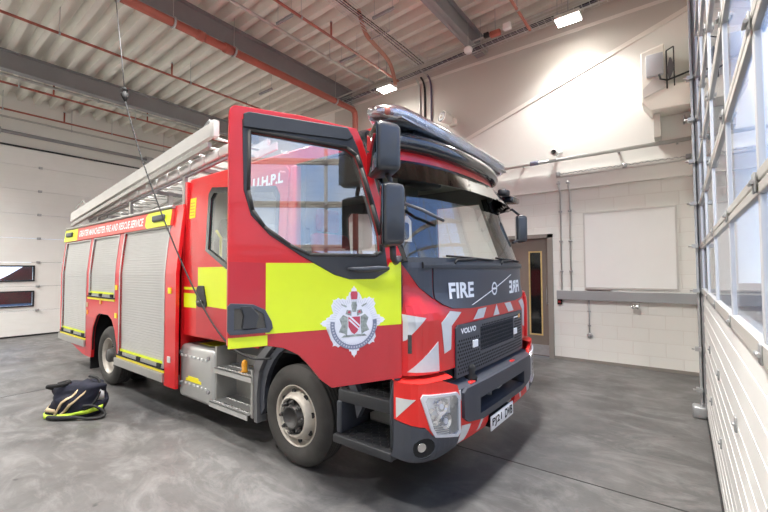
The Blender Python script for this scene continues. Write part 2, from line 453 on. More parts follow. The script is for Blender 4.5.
b = MB(); b.box(XL, XL + .08, DY0, DY1, 0, .04, 'rail_black'); b.box(XL + .0, XL + .1, DY0 - .1, DY1 + .1, 4.83, 4.87, 'rail_black'); b.obj('seal', ds)
# side wall (behind the camera) and right wall
b = MB(); b.box(XL - .3, XR + .3, YF - .3, YF, 0, 7.2, 'wall_paint'); st(b, 'wall_front', 'cream wall behind the photographer')
b = MB()
b.box(XR, XR + .3, 5.72, YB, 0, 7.2, 'wall_paint'); b.box(XR, XR + .3, YF, -2.0, 0, 7.2, 'wall_paint'); b.box(XR, XR + .3, -2.0, 5.72, 5.25, 7.2, 'wall_paint')
st(b, 'wall_right', 'cream wall around the glazed door')
# glazed sectional door
gd = empty('door_3', (0, 0, 0)); tag(gd, 'tall glazed sectional door with white solid lower panels beside the camera', kind='structure')
GY0, GY1 = -2.0, 5.66
muls = [5.62, 4.62, 3.56, 2.49, 1.58, .56, -.46, -1.48]
sol = [0.03, .46, .92, 1.37]
for i in range(3):
    z0, z1 = sol[i], sol[i + 1] - .006
    b = MB(); b.box(XR, XR + .05, GY0, GY1, z0, z1, 'door_white')
    for j in range(1, 4):
        zz = z0 + (z1 - z0) * j / 4
        b.box(XR - .0025, XR, GY0, GY1, zz - .02, zz + .02, 'door_white')
    b.obj('door_panel', gd, bevel=.002)
rails = [1.40, 1.90, 2.38, 2.86, 3.34, 3.82, 4.30, 4.78, 5.22]
for i, rz in enumerate(rails):
    b = MB(); h = .03 if i in (0, len(rails) - 1) else .035
    if i == 0: b.box(XR - .01, XR + .05, GY0, GY1, 1.37, 1.43, 'frame_cream')
    else:
        b.box(XR - .006, XR + .012, GY0, GY1, rz - h, rz - .003, 'frame_cream'); b.box(XR - .006, XR + .012, GY0, GY1, rz + .003, rz + h, 'frame_cream')
        b.box(XR, XR + .01, GY0, GY1, rz - .003, rz + .003, 'steel_grey')
    b.obj('rail', gd, bevel=.003)
    for my in muls:
        hb = MB()
        hb.rbox(XR - .016, XR - .009, my - .022, my + .022, rz - .03, rz + .03, 'galv', .003)
        hb.cyl((XR - .020, my - .025, rz), (XR - .020, my + .025, rz), .006, 'galv', 10)
        if rz < 4: hb.obj('hinge', gd)
        else: hb.bm.free()
for my in muls:
    for i in range(len(rails) - 1):
        if i > 6: continue
        b = MB(); b.box(XR - .003, XR + .013, my - .020, my + .020, rails[i] + .03, rails[i + 1] - .03, 'frame_white'); b.obj('mullion', gd, bevel=.003)
b = MB()
for i in range(len(rails) - 1):
    b.box(XR + .006, XR + .009, GY0, GY1, rails[i] + .02, rails[i + 1] - .02, 'glass_door')
pg = b.obj('glazing', gd)
for rz, yy in ((.46, 2.49), (.92, 2.49), (.46, 4.62), (.92, 4.62), (.46, 3.56), (.92, 3.56), (.92, 1.58), (.46, 1.58)):
    b = MB(); b.rbox(XR - .010, XR, yy - .022, yy + .022, rz - .035, rz + .035, 'galv', .003); b.cyl((XR - .014, yy - .02, rz), (XR - .014, yy + .02, rz), .006, 'galv', 10); b.obj('hinge', gd)
b = MB(); b.box(XR - .01, XR + .06, GY0, GY1, 0, .03, 'rail_black'); b.obj('seal', gd)
b = MB()
b.box(XR - .055, XR - .035, 5.66, 5.80, .12, 5.4, 'galv'); b.box(XR - .055, XR + .02, 5.79, 5.80, .12, 5.4, 'galv'); b.box(XR - .02, XR + .02, 5.66, 5.70, .12, 5.4, 'steel_grey')
for zz in (.3, .75, 1.40, 1.90, 2.38, 2.86, 3.34, 3.82): 
    b.box(XR - .09, XR - .03, 5.62, 5.70, zz - .02, zz + .02, 'galv'); b.cyl((XR - .12, 5.64, zz), (XR - .03, 5.64, zz), .010, 'alu', 10)
b.rbox(XR - .13, XR + .0, 5.58, 5.74, .0, .13, 'galv', .02)
b.obj('track', gd)

# ------------------------------------------------------------------ ceiling deck (trapezoid corrugations)
b = MB(); P = .33; y = YF; prof = []
while y < YB + .4:
    prof += [(y, 0), (y + .10, 0), (y + .15, .17), (y + .28, .17)]; y += P
xs = [XL - .2, XR + .3]; rows = []
for x in xs: rows.append([b.bm.verts.new((x, p[0], deck_z(x) + p[1])) for p in prof])
fs = [b.bm.faces.new((rows[0][i], rows[0][i + 1], rows[1][i + 1], rows[1][i])) for i in range(len(prof) - 1)]
b._faces(fs, 'deck')
o = st(b, 'ceiling', 'cream corrugated metal roof deck')
b = MB(); b.box(XL - .3, XR + .3, YF - .3, YB + .5, 7.0, 7.1, 'deck'); st(b, 'roof')
# I-beams
for n, x in enumerate((-10.9, -6.85, -3.25, .0)):
    zt = deck_z(x) - .005; h = .40
    b = MB(); b.box(x - .09, x + .09, YF, YB - .06, zt - .02, zt, 'steel_grey'); b.box(x - .008, x + .008, YF, YB - .06, zt - h, zt, 'steel_grey'); b.box(x - .09, x + .09, YF, YB - .06, zt - h, zt - h + .02, 'steel_grey')
    if x < -.5: st(b, 'beam', 'grey steel roof beam')
    else: b.bm.free()
# outside: apron, hedge
b = MB(); b.box(XR + .3, 60, -40, 60, -.25, -.05, 'asphalt'); b.box(-70, XL - .3, -40, 60, -.25, -.05, 'asphalt'); st(b, 'ground', 'asphalt apron outside')
def hedge(x0, x1, y0, y1, h, name, label):
    bb = MB(); q = bmesh.new(); bmesh.ops.create_grid(q, x_segments=60, y_segments=4, size=.5)
    for v in q.verts:
        t = v.co.x + .5; s_ = v.co.y
        z_ = h * (0.6 + .25 * math.sin(t * 23) + .2 * math.sin(t * 61 + 1) + .15 * random.random()) * (1 - (abs(s_) * 2) ** 3)
        v.co = Vector((x0 + (x1 - x0) * t - s_ * 2, y0 + (y1 - y0) * t + s_ * 2, max(0, z_) - .05))
    bb.merge(q, 'hedge', True); o = bb.obj(name); tag(o, label, 'hedge', kind='stuff')
hedge(22, 24, -38, 50, 4.0, 'hedge', 'dark hedge across the apron outside the glazed door')
hedge(-30, -29, -20, 30, 3.0, 'hedge', 'dark hedge beyond the far end door windows')

# ------------------------------------------------------------------ fire engine, local axes: x forward, y to its left, z up
TR = empty('fire_engine', (-2.507, 3.350, 0), math.radians(-0.6))
tag(TR, 'red and yellow fire engine with its driver door swung open', 'fire engine')
class Outline:
    def __init__(s, um, dep, n, w, M=160):
        P_ = []
        for i in range(M + 1):
            t = (i / M) * PI / 2
            v = w * (math.sin(t) ** (2 / n)) if i else 0.0
            P_.append((um - dep + dep * max(0, math.cos(t)) ** (2 / n), v))
        P_.append((-2.05, w)); s.p = P_; s.l = [0]
        for a, c in zip(P_, P_[1:]): s.l.append(s.l[-1] + math.hypot(c[0] - a[0], c[1] - a[1]))
        s.S = s.l[-2]
    def at(s, q):
        sg = 1 if q >= 0 else -1; q = abs(q); p = s.p; l = s.l
        lo, hi = 0, len(l) - 2
        while lo < hi:
            m = (lo + hi + 1) // 2
            if l[m] <= q: lo = m
            else: hi = m - 1
        i = min(lo, len(p) - 2); k = (q - l[i]) / max(1e-9, l[i + 1] - l[i]); k = min(k, 1)
        u = p[i][0] + (p[i + 1][0] - p[i][0]) * k; v = p[i][1] + (p[i + 1][1] - p[i][1]) * k
        return u, v * sg
    def s_of_v(s, v):
        a = abs(v)
        for i in range(len(s.p) - 1):
            if s.p[i + 1][1] >= a:
                k = (a - s.p[i][1]) / max(1e-9, s.p[i + 1][1] - s.p[i][1]); q = s.l[i] + (s.l[i + 1] - s.l[i]) * k
                return q if v > 0 else -q
        return s.S if v > 0 else -s.S
    def s_of_u(s, u, sg=-1):
        for i in range(len(s.p) - 1):
            if s.p[i + 1][0] <= u:
                k = (s.p[i][0] - u) / max(1e-9, s.p[i][0] - s.p[i + 1][0]); return sg * (s.l[i] + (s.l[i + 1] - s.l[i]) * k)
OL = Outline(1.2, .28, 3.6, 1.125); OU = Outline(1.2, .33, 2.6, 1.12); OB = Outline(1.26, .28, 3.6, 1.16)
OT = Outline(1.2, .40, 2.3, 1.10)
def sm(x): x = max(0, min(1, x)); return x * x * (3 - 2 * x)
def cabpos(s, z):
    k = sm((z - 1.30) / .22); a = OL.at(s); c = OU.at(s); u = a[0] + (c[0] - a[0]) * k; v = a[1] + (c[1] - a[1]) * k
    if z > 1.68:
        k2 = sm((z - 1.68) / .6); c = OT.at(s); u += (c[0] - u) * k2; v += (c[1] - v) * k2
        u -= .27 * (z - 1.68) ** 1.05; v *= 1 - .03 * (z - 1.68)
    return Vector((u, v, z))
def offset_map(pos):
    def f(s, z, t):
        p = pos(s, z); e = .004
        a = pos(s + e, z) - pos(s - e, z); c = pos(s, z + e) - pos(s, z - e)
        n = a.cross(c).normalized()
        return p + n * t
    return f
cab = offset_map(cabpos)
cab0 = offset_map(lambda s, z: cabpos(s, min(z, 1.68)) + Vector((0, 0, z - min(z, 1.68))))
def bumppos(s, z):
    a = OB.at(s); tuck = .07 * max(0, (.50 - z) / .15) ** 2 if z < .50 else 0
    return Vector((a[0] - tuck, a[1] * (1 - tuck * .25), z))
bump = offset_map(bumppos)
def SV(v): return OL.s_of_v(v)
def SU(u): return OL.s_of_u(u)
def pos_n(f, s, z, t): return Vector(f(s, z, t))
def grid_shell(mb, pos, s0, s1, z0, z1, ns, nz, m):
    R_ = [[mb.bm.verts.new(pos(s0 + (s1 - s0) * i / ns, z0 + (z1 - z0) * j / nz)) for i in range(ns + 1)] for j in range(nz + 1)]
    fs = [mb.bm.faces.new((R_[j][i], R_[j][i + 1], R_[j + 1][i + 1], R_[j + 1][i])) for j in range(nz) for i in range(ns)]
    mb._faces(fs, m, True)

CS = -1.12     # near cab side
# --- chassis
b = MB()
b.box(-6.3, .95, -.45, -.37, .62, .86, 'matt_black'); b.box(-6.3, .95, .37, .45, .62, .86, 'matt_black')
for x in (-5.8, -4.4, -3.0, -1.6, -.6, .5): b.box(x - .05, x + .05, -.45, .45, .64, .8, 'matt_black')
b.cyl((-4.2, -.8, .42), (-4.2, .8, .42), .09, 'matt_black'); b.cyl((-.08, -.8, .42), (-.08, .8, .42), .07, 'matt_black')
b.box(-1.9, .5, -.35, .35, .45, .95, 'matt_black')
b.obj('chassis', TR)
# --- cab shell
def tumble(a, c, t, sg=-1):          # cab side map, leaning in above the waist
    return (a, sg * (1.12 + t - .05 * max(0, c - 1.75) ** 1.3), c)
near = lambda a, c, t: tumble(a, c, t, -1)
far = lambda a, c, t: tumble(a, c, t, 1)
archp = [(-.62, .93)] + [(.60 * math.cos(math.radians(d)), .44 + .60 * math.sin(math.radians(d))) for d in range(126, 50, -12)]
side_out = [(-2.05, .93), (-.62, .93), (-.56, 1.03), (-.40, 1.12), (-.13, 1.14), (-.13, 2.58), (.66, 2.58), (.55, 2.70), (-1.98, 2.70), (-2.05, 2.62)]
cwin = [(-1.60, 1.86), (-1.19, 1.70), (-.95, 1.62), (-.45, 1.62), (-.38, 1.70), (-.38, 2.30), (-.45, 2.40), (-1.54, 2.44), (-1.60, 2.38)]
cwin = [(-1.52, 1.88), (-1.13, 1.70), (-.88, 1.62), (-.42, 1.62), (-.36, 1.69), (-.36, 2.30), (-.42, 2.38), (-1.46, 2.50), (-1.52, 2.44)]
b = MB()
b.plate(side_out, 'red', [cwin], fn=near, t0=-.006, t1=0, step=.25)
far_out = [(-2.05, .93), (-.62, .93), (-.56, 1.03), (-.40, 1.12), (.2, 1.12), (.42, .93), (1.0, .93), (1.0, 1.72), (.66, 2.58), (.55, 2.70), (-1.98, 2.70), (-2.05, 2.62)]
fwin = [(.02, 1.72), (.84, 1.72), (.60, 2.42), (.02, 2.42)]
b.plate(far_out, 'red', [cwin, fwin], fn=far, t0=-.006, t1=0, step=.25)
b.plate(far_out, 'cab_trim', [cwin, fwin], fn=far, t0=-.045, t1=-.007, step=.25)
b.plate(side_out, 'cab_trim', [cwin], fn=near, t0=-.045, t1=-.007, step=.25)
b.box(-2.07, -2.02, -1.11, 1.11, .93, 2.68, 'red')
# roof
for (x0, x1, y, z0, z1) in ((-2.05, .72, 1.07, 2.66, 2.72),): b.rbox(x0, x1, -y, y, z0, z1, 'red', .03, 3)
# floor of the cab and engine tunnel
b.box(-2.0, .98, -1.08, 1.08, .93, .98, 'matt_black')
# lower front shell, wraps both corners
s_n = SU(.99)
grid_shell(b, cabpos, s_n, -s_n, .94, 1.70, 90, 16, 'red')
grid_shell(b, lambda s, z: cab(s, z, -.03), s_n, -s_n, .94, 1.70, 60, 8, 'matt_black')
# header above the windscreen
grid_shell(b, cabpos, -1.22, 1.22, 2.45, 2.68, 60, 5, 'red')
grid_shell(b, lambda s, z: cab(s, z, -.02), -1.2, 1.2, 2.42, 2.66, 50, 5, 'cab_trim')
shell = b.obj('cab_shell', TR)
# black roof cap over the windscreen
b = MB()
nz = 10
prof = [(0.01, 2.555), (.06, 2.565), (.09, 2.61), (.075, 2.67), (.02, 2.71), (-.10, 2.735), (-.36, 2.73)]
rows = []
for o_, z_ in prof:
    row = []
    for i in range(61):
        s = -1.28 + 2.56 * i / 60
        p = cab(s, 2.60, 0); n_ = Vector((p.x - .3, p.y * .25, 0)).normalized()
        row.append(b.bm.verts.new((p.x + o_ * n_.x, p.y + o_ * n_.y * .6, z_)))
    rows.append(row)
fs = [b.bm.faces.new((rows[j][i], rows[j][i + 1], rows[j + 1][i + 1], rows[j + 1][i])) for j in range(len(rows) - 1) for i in range(60)]
b._faces(fs, 'gloss_black', True)
b.obj('roof_cap', TR)
# A pillars and windscreen
b = MB(); grid_shell(b, cabpos, -1.13, 1.13, 1.70, 2.47, 80, 16, 'glass_cab')
WS = b.obj('windscreen', TR)
b = MB()
b.plate([(-1.22, 1.70), (-1.13, 1.70), (-1.13, 2.47), (-1.22, 2.47)], 'gloss_black', fn=cab, t0=-.03, t1=.006, step=.05)
b.plate([(1.13, 1.70), (1.22, 1.70), (1.22, 2.47), (1.13, 2.47)], 'gloss_black', fn=cab, t0=-.03, t1=.006, step=.05)
b.plate([(-1.22, 1.69), (1.22, 1.69), (1.22, 1.735), (-1.22, 1.735)], 'dark_plastic', fn=cab, t0=-.01, t1=.008, step=.05)
b.obj('windscreen_surround', TR)
b = MB()
for sg in (-1,): b.tube([(1.0, sg * 1.10, 1.70), (.86, sg * 1.09, 2.05), (.70, sg * 1.075, 2.50), (.66, sg * 1.07, 2.60)], .035, 'gloss_black', 8)
for sg in (1,): b.tube([(1.0, sg * 1.10, 1.70), (.86, sg * 1.09, 2.05), (.70, sg * 1.075, 2.50), (.66, sg * 1.07, 2.60)], .045, 'gloss_black', 8)
parts_of(b, 'windscreen_pillar', TR)
# interior
b = MB()
b.rbox(.62, 1.0, -1.0, 1.0, 1.25, 1.62, 'dark_plastic', .06, 3); b.rbox(.55, .75, -.9, -.1, 1.35, 1.72, 'dark_plastic', .05, 3)
b.rbox(.70, .98, -.95, .95, 1.5, 1.66, 'cab_trim', .05, 3)
b.obj('dashboard', TR)
b = MB(); c0 = Vector((.42, -.55, 1.60)); ax = Vector((-.42, 0, .91)).normalized()
ex = Vector((.91, 0, .42)).normalized(); ey = Vector((0, 1, 0))
ring = [c0 + (ex * math.cos(t * 2 * PI / 32) + ey * math.sin(t * 2 * PI / 32)) * .22 for t in range(33)]
b.tube(ring, .016, 'dark_plastic', 8, caps=False)
for t in (0, 120, 240): b.tube([c0 - ax * .03, c0 + (ex * math.cos(math.radians(t)) + ey * math.sin(math.radians(t))) * .215], .012, 'dark_plastic', 6)
b.cyl(c0 - ax * .4, c0, .035, 'dark_plastic'); b.obj('steering_wheel', TR)
def seat(x, y, m='seat_cloth'):
    b = MB()
    b.rbox(x - .25, x + .25, y - .25, y + .25, 1.28, 1.42, m, .05, 3)
    b.rbox(x - .30, x - .18, y - .24, y + .24, 1.38, 2.0, m, .06, 3, fn=lambda a, c, d: (a - (d - 1.4) * .18, c, d))
    b.rbox(x - .42, x - .33, y - .14, y + .14, 2.02, 2.24, m, .04, 3)
    b.rbox(x - .2, x + .2, y - .2, y + .2, .98, 1.28, 'dark_plastic', .03)
    b.obj('seat', TR)
seat(.15, -.62, 'seat_red'); seat(.15, .62)
for y in (-.78, -.26, .26, .78): seat(-1.25, y)
b = MB(); b.box(-2.0, -1.96, -1.05, 1.05, 1.0, 2.64, 'beige_trim'); b.box(-1.95, .6, -1.03, 1.03, 2.62, 2.65, 'beige_trim'); b.box(-.2, -.12, -1.06, -.99, 1.0, 2.6, 'cab_trim')
b.rbox(-.3, .75, -.3, .3, .98, 1.28, 'cab_trim', .06, 3); b.obj('cab_lining', TR)
b = MB(); b.tube([(-1.35, -1.09, 1.30), (-1.38, -1.06, 1.60), (-1.38, -1.06, 2.0), (-1.42, -1.09, 2.08)], .014, 'yellow_line'); b.obj('grab_rail', TR)
b = MB(); b.rbox(.32, .5, -.32, -.1, 2.28, 2.44, 'cab_trim', .03, 3); b.rbox(.30, .56, -.2, .25, 2.48, 2.58, 'dark_plastic', .03); b.obj('radio_console', TR)
# door aperture seal
b = MB()
b.tube([(-.12, -1.115, 1.16), (-.12, -1.10, 2.0), (-.12, -1.09, 2.56), (.66, -1.09, 2.56), (.76, -1.095, 2.33), (.96, -1.115, 1.76), (.985, -1.115, 1.6), (.985, -1.115, .95)], .014, 'rubber', 8); b.obj('door_seal', TR)
b = MB(); b.rbox(-.18, -.10, -1.118, -1.05, 1.16, 2.56, 'red', .02); b.obj('centre_pillar', TR)

# --- crew door (closed)
def offs(poly, d):
    cx = sum(p[0] for p in poly) / len(poly); cz = sum(p[1] for p in poly) / len(poly)
    return [(cx + (p[0] - cx) * (1 + d / .55), cz + (p[1] - cz) * (1 + d / .35)) for p in poly]
b = MB()
cd = [(-1.66, .95), (-.64, .95), (-.57, 1.045), (-.41, 1.135), (-.22, 1.15), (-.22, 2.54), (-.26, 2.58), (-1.66, 2.60), (-1.74, 2.50), (-1.74, 1.05)]
b.plate(cd, 'red', [cwin], fn=near, t0=.0, t1=.012, step=.25); 
CD = b.obj('crew_door', TR, bevel=.003)
b = MB(); b.plate(offs(cwin, .035), 'gloss_black', [offs(cwin, -.012)], fn=near, t0=.005, t1=.018, step=.3); b.obj('window_trim', CD)
b = MB(); b.plate(offs(cwin, -.01), 'glass_side', fn=near, t0=0, t1=0, step=.3); b.obj('window_glass', CD)
b = MB(); b.plate([(-1.19, 1.68), (-1.10, 1.64), (-1.0, 1.50), (-1.0, 1.60)], 'gloss_black', fn=near, t0=.01, t1=.016); b.obj('trim_blade', CD)
b = MB(); b.plate([(-1.70, 1.28), (-1.02, 1.26), (-1.0, 1.69), (-1.71, 1.69)], 'yellow', fn=near, t0=.012, t1=.015); b.obj('yellow_panel', CD)
b = MB(); b.plate([(-1.74, .96), (-.64, .955), (-.57, 1.05), (-.4, 1.14), (-.4, 1.26), (-1.74, 1.28)], 'red_film', fn=near, t0=.012, t1=.014); b.obj('dark_red_panel', CD)
b = MB(); b.plate([(-1.71, 1.28)] + arc(-1.66, 1.44, .05, 180, 90, 4) + [(-1.57, 1.49)] + arc(-1.55, 1.30, .04, 0, -90, 4)[:] + [(-1.66, 1.26)], 'dark_plastic', fn=near, t0=.012, t1=.03)
b.rbox(-1.68, -1.55, -1.12 - .055, -1.12 - .03, 1.30, 1.335, 'gloss_black', .01); b.obj('handle', CD)
b = MB(); put_text(b, 'U.H.P.L', -.745, -.29, 2.430, 2.530, near, 'white_text', .04, off=.017); b.obj('lettering', CD)
# rear quarter of the cab
b = MB()
b.plate([(-2.045, 1.24), (-1.76, 1.24), (-1.76, 1.40), (-2.045, 1.40)], 'yellow', fn=near, t0=0, t1=.003)
b.plate([(-2.045, 1.44), (-1.76, 1.44), (-1.76, 1.47), (-2.045, 1.47)], 'yellow', fn=near, t0=0, t1=.003); parts_of(b, 'yellow_panel', TR)
b = MB(); b.plate([(-1.98, 2.25), (-1.85, 2.25), (-1.85, 2.48), (-1.98, 2.48)], 'yellow_line', fn=near, t0=0, t1=.003)
for i in range(5): b.plate([(-1.965, 2.28 + i * .035), (-1.875, 2.28 + i * .035), (-1.875, 2.288 + i * .035), (-1.965, 2.288 + i * .035)], 'orange', fn=near, t0=.003, t1=.005)
b.obj('warning_label', TR)

# --- front door, swung open 66 degrees
HX, HY = 1.0, -1.125; OA = math.radians(180 + 66); dd = Vector((math.cos(OA), math.sin(OA), 0)); dn = Vector((dd.y, -dd.x, 0))  # dn: outer face normal
if dn.x * 1 + dn.y * -1 < 0 and False: dn = -dn
dn = Vector((-math.cos(math.radians(66 - 90)) , 0, 0))
dn = Matrix.Rotation(math.radians(66), 3, 'Z') @ Vector((0, -1, 0))     # closed outer normal is -y
dd = Matrix.Rotation(math.radians(66), 3, 'Z') @ Vector((-1, 0, 0))
def door(a, c, t):
    p = Vector((HX, HY, 0)) + dd * a + dn * (t - .04 * max(0, c - 1.75) ** 1.2 * 0); p.z = c; return p
fd_out = [(0.0, .925), (.50, .93), (.568, .985), (.644, 1.085), (.704, 1.15), (.794, 1.20), (.89, 1.222), (1.09, 1.222), (1.103, 1.24), (1.103, 2.53)] + arc(1.063, 2.535, .04, 0, 90, 4) + [(.70, 2.585), (.33, 2.565), (.29, 2.49), (.20, 2.245), (.128, 2.02), (.051, 1.852), (0, 1.751)]
fd_win = [(.995, 2.445), (.40, 2.43), (.335, 2.39), (.30, 2.31), (.224, 2.077), (.165, 1.88), (.155, 1.77), (.20, 1.745), (.644, 1.745), (.766, 1.80), (.911, 1.90), (.975, 1.99), (.998, 2.10)]
fd_trim = [(1.035, 2.50), (1.0, 2.535), (.42, 2.545), (.365, 2.52), (.325, 2.44), (.29, 2.34), (.20, 2.08), (.135, 1.85), (.115, 1.703), (.105, 1.645), (.205, 1.592), (.382, 1.592), (.484, 1.621), (.706, 1.742), (.882, 1.855), (.985, 1.964), (1.025, 2.102)]
b = MB(); b.plate(fd_out, 'red', [fd_win], fn=door, t0=-.045, t1=0)
b.plate(offs(fd_out, -.03), 'cab_trim', [fd_win], fn=door, t0=-.085, t1=-.045)
FD = b.obj('front_door', TR, bevel=.004); FD['label'] = 'open driver door with the crest on its yellow and red panels'
b = MB(); b.plate(fd_trim, 'dark_plastic', [fd_win], fn=door, t0=-.001, t1=.008)
b.plate([(1.03, 2.455), (1.03, 2.53), (1.0, 2.545), (.40, 2.555), (.36, 2.50), (.40, 2.475), (.985, 2.455)], 'dark_plastic', fn=door, t0=.006, t1=.02)
b.obj('window_trim', FD, bevel=.004)
b = MB()
for i in range(len(fd_win)):
    p, q = fd_win[i], fd_win[(i + 1) % len(fd_win)]; b.tube([door(p[0], p[1], .004), door(q[0], q[1], .004)], .012, 'rubber', 6)
b.obj('window_seal', FD)
b = MB(); b.plate(fd_win, 'glass_side', fn=door, t0=-.012, t1=-.012); b.obj('window_glass', FD)
b = MB(); b.plate([(.004, 1.285), (.90, 1.29), (.90, 1.694), (.60, 1.694), (.484, 1.63), (.382, 1.60), (.205, 1.60), (.11, 1.65), (.09, 1.70), (.004, 1.704)], 'yellow', fn=door, t0=0, t1=.003)
b.obj('yellow_panel', FD)
b = MB(); b.plate([(.89, 1.225), (1.10, 1.225), (1.10, 1.283), (.89, 1.283)], 'yellow', fn=door, t0=0, t1=.003); b.obj('yellow_strip', FD)
b = MB(); b.plate([(.003, .93), (.50, .935), (.568, .99), (.644, 1.09), (.704, 1.155), (.794, 1.205), (.885, 1.226), (.885, 1.286), (.004, 1.283)], 'red_film', fn=door, t0=0, t1=.002)
b.plate([(.905, 1.29), (1.10, 1.285), (1.10, 1.70), (.905, 1.694)], 'red_film', fn=door, t0=0, t1=.002)
parts_of(b, 'dark_red_panel', FD)
b = MB(); put_text(b, 'G17', .085, .02, 1.712, 1.745, lambda a, c, t: door(a, c, t), 'white_text', .02); b.obj('lettering', FD)
# handle recess
b = MB()
b.plate([(1.09, 1.30)] + [(1.105, 1.32), (1.105, 1.455), (1.09, 1.472), (.97, 1.462), (.905, 1.43), (.868, 1.36), (.862, 1.325), (.88, 1.30)], 'charcoal', [[(1.07, 1.325), (.90, 1.325), (.915, 1.405), (.96, 1.435), (1.07, 1.442)]], fn=door, t0=-.005, t1=.016)
b.plate([(1.075, 1.32), (.895, 1.32), (.91, 1.41), (.96, 1.44), (1.075, 1.447)], 'gloss_black', fn=door, t0=-.01, t1=.003)
b.plate([(1.03, 1.33), (.955, 1.33), (.94, 1.40), (.985, 1.455), (1.04, 1.455), (1.02, 1.40)], 'dark_plastic', fn=door, t0=.003, t1=.026)
b.obj('handle', FD, bevel=.003)
# mirror-arm fairing at the door foot of the window
b = MB(); b.tube([door(.40, 1.66, .02), door(.30, 1.655, .03), door(.20, 1.66, .045), door(.12, 1.66, .04)], [.010, .018, .018, .012], 'charcoal', 10); b.obj('mirror_fairing', FD)
# crest
cx, cz, R0 = .353, 1.326, .226
def cr(a, c, t): return door(cx - a, cz + c, t)
pts = []
N = 8
for i in range(N):
    a0 = 90 + i * 45; big = 1.0 if i % 2 == 0 else .90
    for da, rr in ((-22.5, .66), (-17, .74), (-13, .735), (-10, .83), (-6.5, .825), (-4, .93 * big), (-1.8, .94 * big), (0, 1.0 * big), (1.8, .94 * big), (4, .93 * big), (6.5, .825), (10, .83), (13, .735), (17, .74)):
        t = math.radians(a0 + da); pts.append((R0 * rr * math.cos(t), R0 * rr * math.sin(t)))
b = MB(); b.plate(pts, 'crest_white', fn=cr, t0=.002, t1=.0045); CR = b.obj('crest', FD)
b = MB()
for i in range(64):
    t = math.radians(i * 360 / 64 + 2.8); r0, r1 = .10, R0 * (.62 + .2 * abs(math.cos(4 * (t - PI / 2))) ** 1.5)
    n_ = (-math.sin(t) * .0010, math.cos(t) * .0010); c_, s_ = math.cos(t), math.sin(t)
    b.plate([(r0 * c_ + n_[0], r0 * s_ + n_[1]), (r1 * c_ + n_[0], r1 * s_ + n_[1]), (r1 * c_ - n_[0], r1 * s_ - n_[1]), (r0 * c_ - n_[0], r0 * s_ - n_[1])], 'crest_ray', fn=cr, t0=.0045, t1=.0052)
# outline ring of the inner disc, ribbon, shield, supporters, crown
b.plate(arc(0, -.01, .128, 0, 360, 40)[:-1], 'crest_white', fn=cr, t0=.0045, t1=.0058)
rib = arc(0, -.015, .160, -188, 8, 30) + arc(0, -.015, .132, 8, -188, 30)
b.plate(rib, 'crest_blue', fn=cr, t0=.0058, t1=.0065, step=.04)
for i in range(26):
    a_ = math.radians(-182 + i * 7.1); c_, s_ = math.cos(a_), math.sin(a_)
    q = [(.140, -.006), (.152, -.006), (.152, .003), (.140, .003)]
    b.plate([(r * c_ - w * s_, -.015 + r * s_ + w * c_) for r, w in q], 'crest_ray', fn=cr, t0=.0065, t1=.0070)
b.plate([(-.04, .03), (.04, .03), (.04, -.03), (.02, -.065), (0, -.08), (-.02, -.065), (-.04, -.03)], 'crest_red', fn=cr, t0=.0068, t1=.0078)
for o_ in (-.012, .012): b.plate([(-.04, .022 + o_), (-.032, .03 + o_), (.04, -.038 + o_), (.036, -.046 + o_)], 'crest_white', fn=cr, t0=.0078, t1=.0083)
for sg in (-1, 1):
    b.plate([(sg * .045, .03), (sg * .075, .045), (sg * .10, .02), (sg * .085, -.02), (sg * .105, -.06), (sg * .07, -.07), (sg * .05, -.085), (sg * .045, -.03)], 'crest_sage', fn=cr, t0=.0060, t1=.0072)
    b.plate([(sg * .02, .035), (sg * .06, .05), (sg * .05, .075), (sg * .018, .07)], 'crest_sage', fn=cr, t0=.0060, t1=.0074)
    b.plate([(sg * .022, .052), (sg * .048, .055), (sg * .035, .072)], 'crest_red', fn=cr, t0=.0074, t1=.008)
    b.plate([(sg * .055, .09), (sg * .085, .105), (sg * .09, .115), (sg * .05, .10)], 'crest_sage', fn=cr, t0=.0060, t1=.0074)
b.plate([(-.012, .06), (.012, .06), (.02, .10), (.014, .125), (-.014, .125), (-.02, .10)], 'crest_sage', fn=cr, t0=.0060, t1=.0076)
b.plate([(-.02, .14), (.02, .14), (.024, .175), (.02, .19), (-.02, .19), (-.024, .175)], 'crest_red', fn=cr, t0=.0060, t1=.0076)
b.plate([(-.09, -.095), (.09, -.095), (.07, -.082), (-.07, -.082)], 'crest_sage', fn=cr, t0=.0074, t1=.008)
CR2 = b.obj('crest_emblem', FD)

# --- front: flap, chevrons, grille
b = MB()
f0, f1 = SV(-.905), SV(.90)
flap = [(f0, 1.445), (SV(-.84), 1.40), (SV(-.74), 1.368), (SV(-.5), 1.352), (0, 1.352), (SV(.5), 1.352), (SV(.74), 1.368), (SV(.84), 1.40), (f1, 1.445), (f1, 1.69), (f0, 1.69)]
b.plate(flap, 'charcoal', fn=cab, t0=-.01, t1=.014, step=.045)
FL = b.obj('front_panel', TR, bevel=.003)
b = MB()
for sg in (1, -1):
    e0 = SV(.915) * sg
    q = [(e0, 1.445), (SV(1.017) * sg, 1.53), (SV(1.085) * sg, 1.64), (SV(1.117) * sg, 1.79 if sg < 0 else 1.69), (SV(1.117) * sg * 1.0, 1.695), (e0, 1.695)]
    q = [(e0, 1.445), (SV(1.017) * sg, 1.53), (SV(1.085) * sg, 1.64), (SV(1.110) * sg, 1.70), (e0, 1.70)]
    b.plate(q, 'charcoal', fn=cab, t0=-.01, t1=.010, step=.045)
parts_of(b, 'corner_panel', TR)
b = MB()
fp = lambda a, c, t: cab(SV(a), c, t)
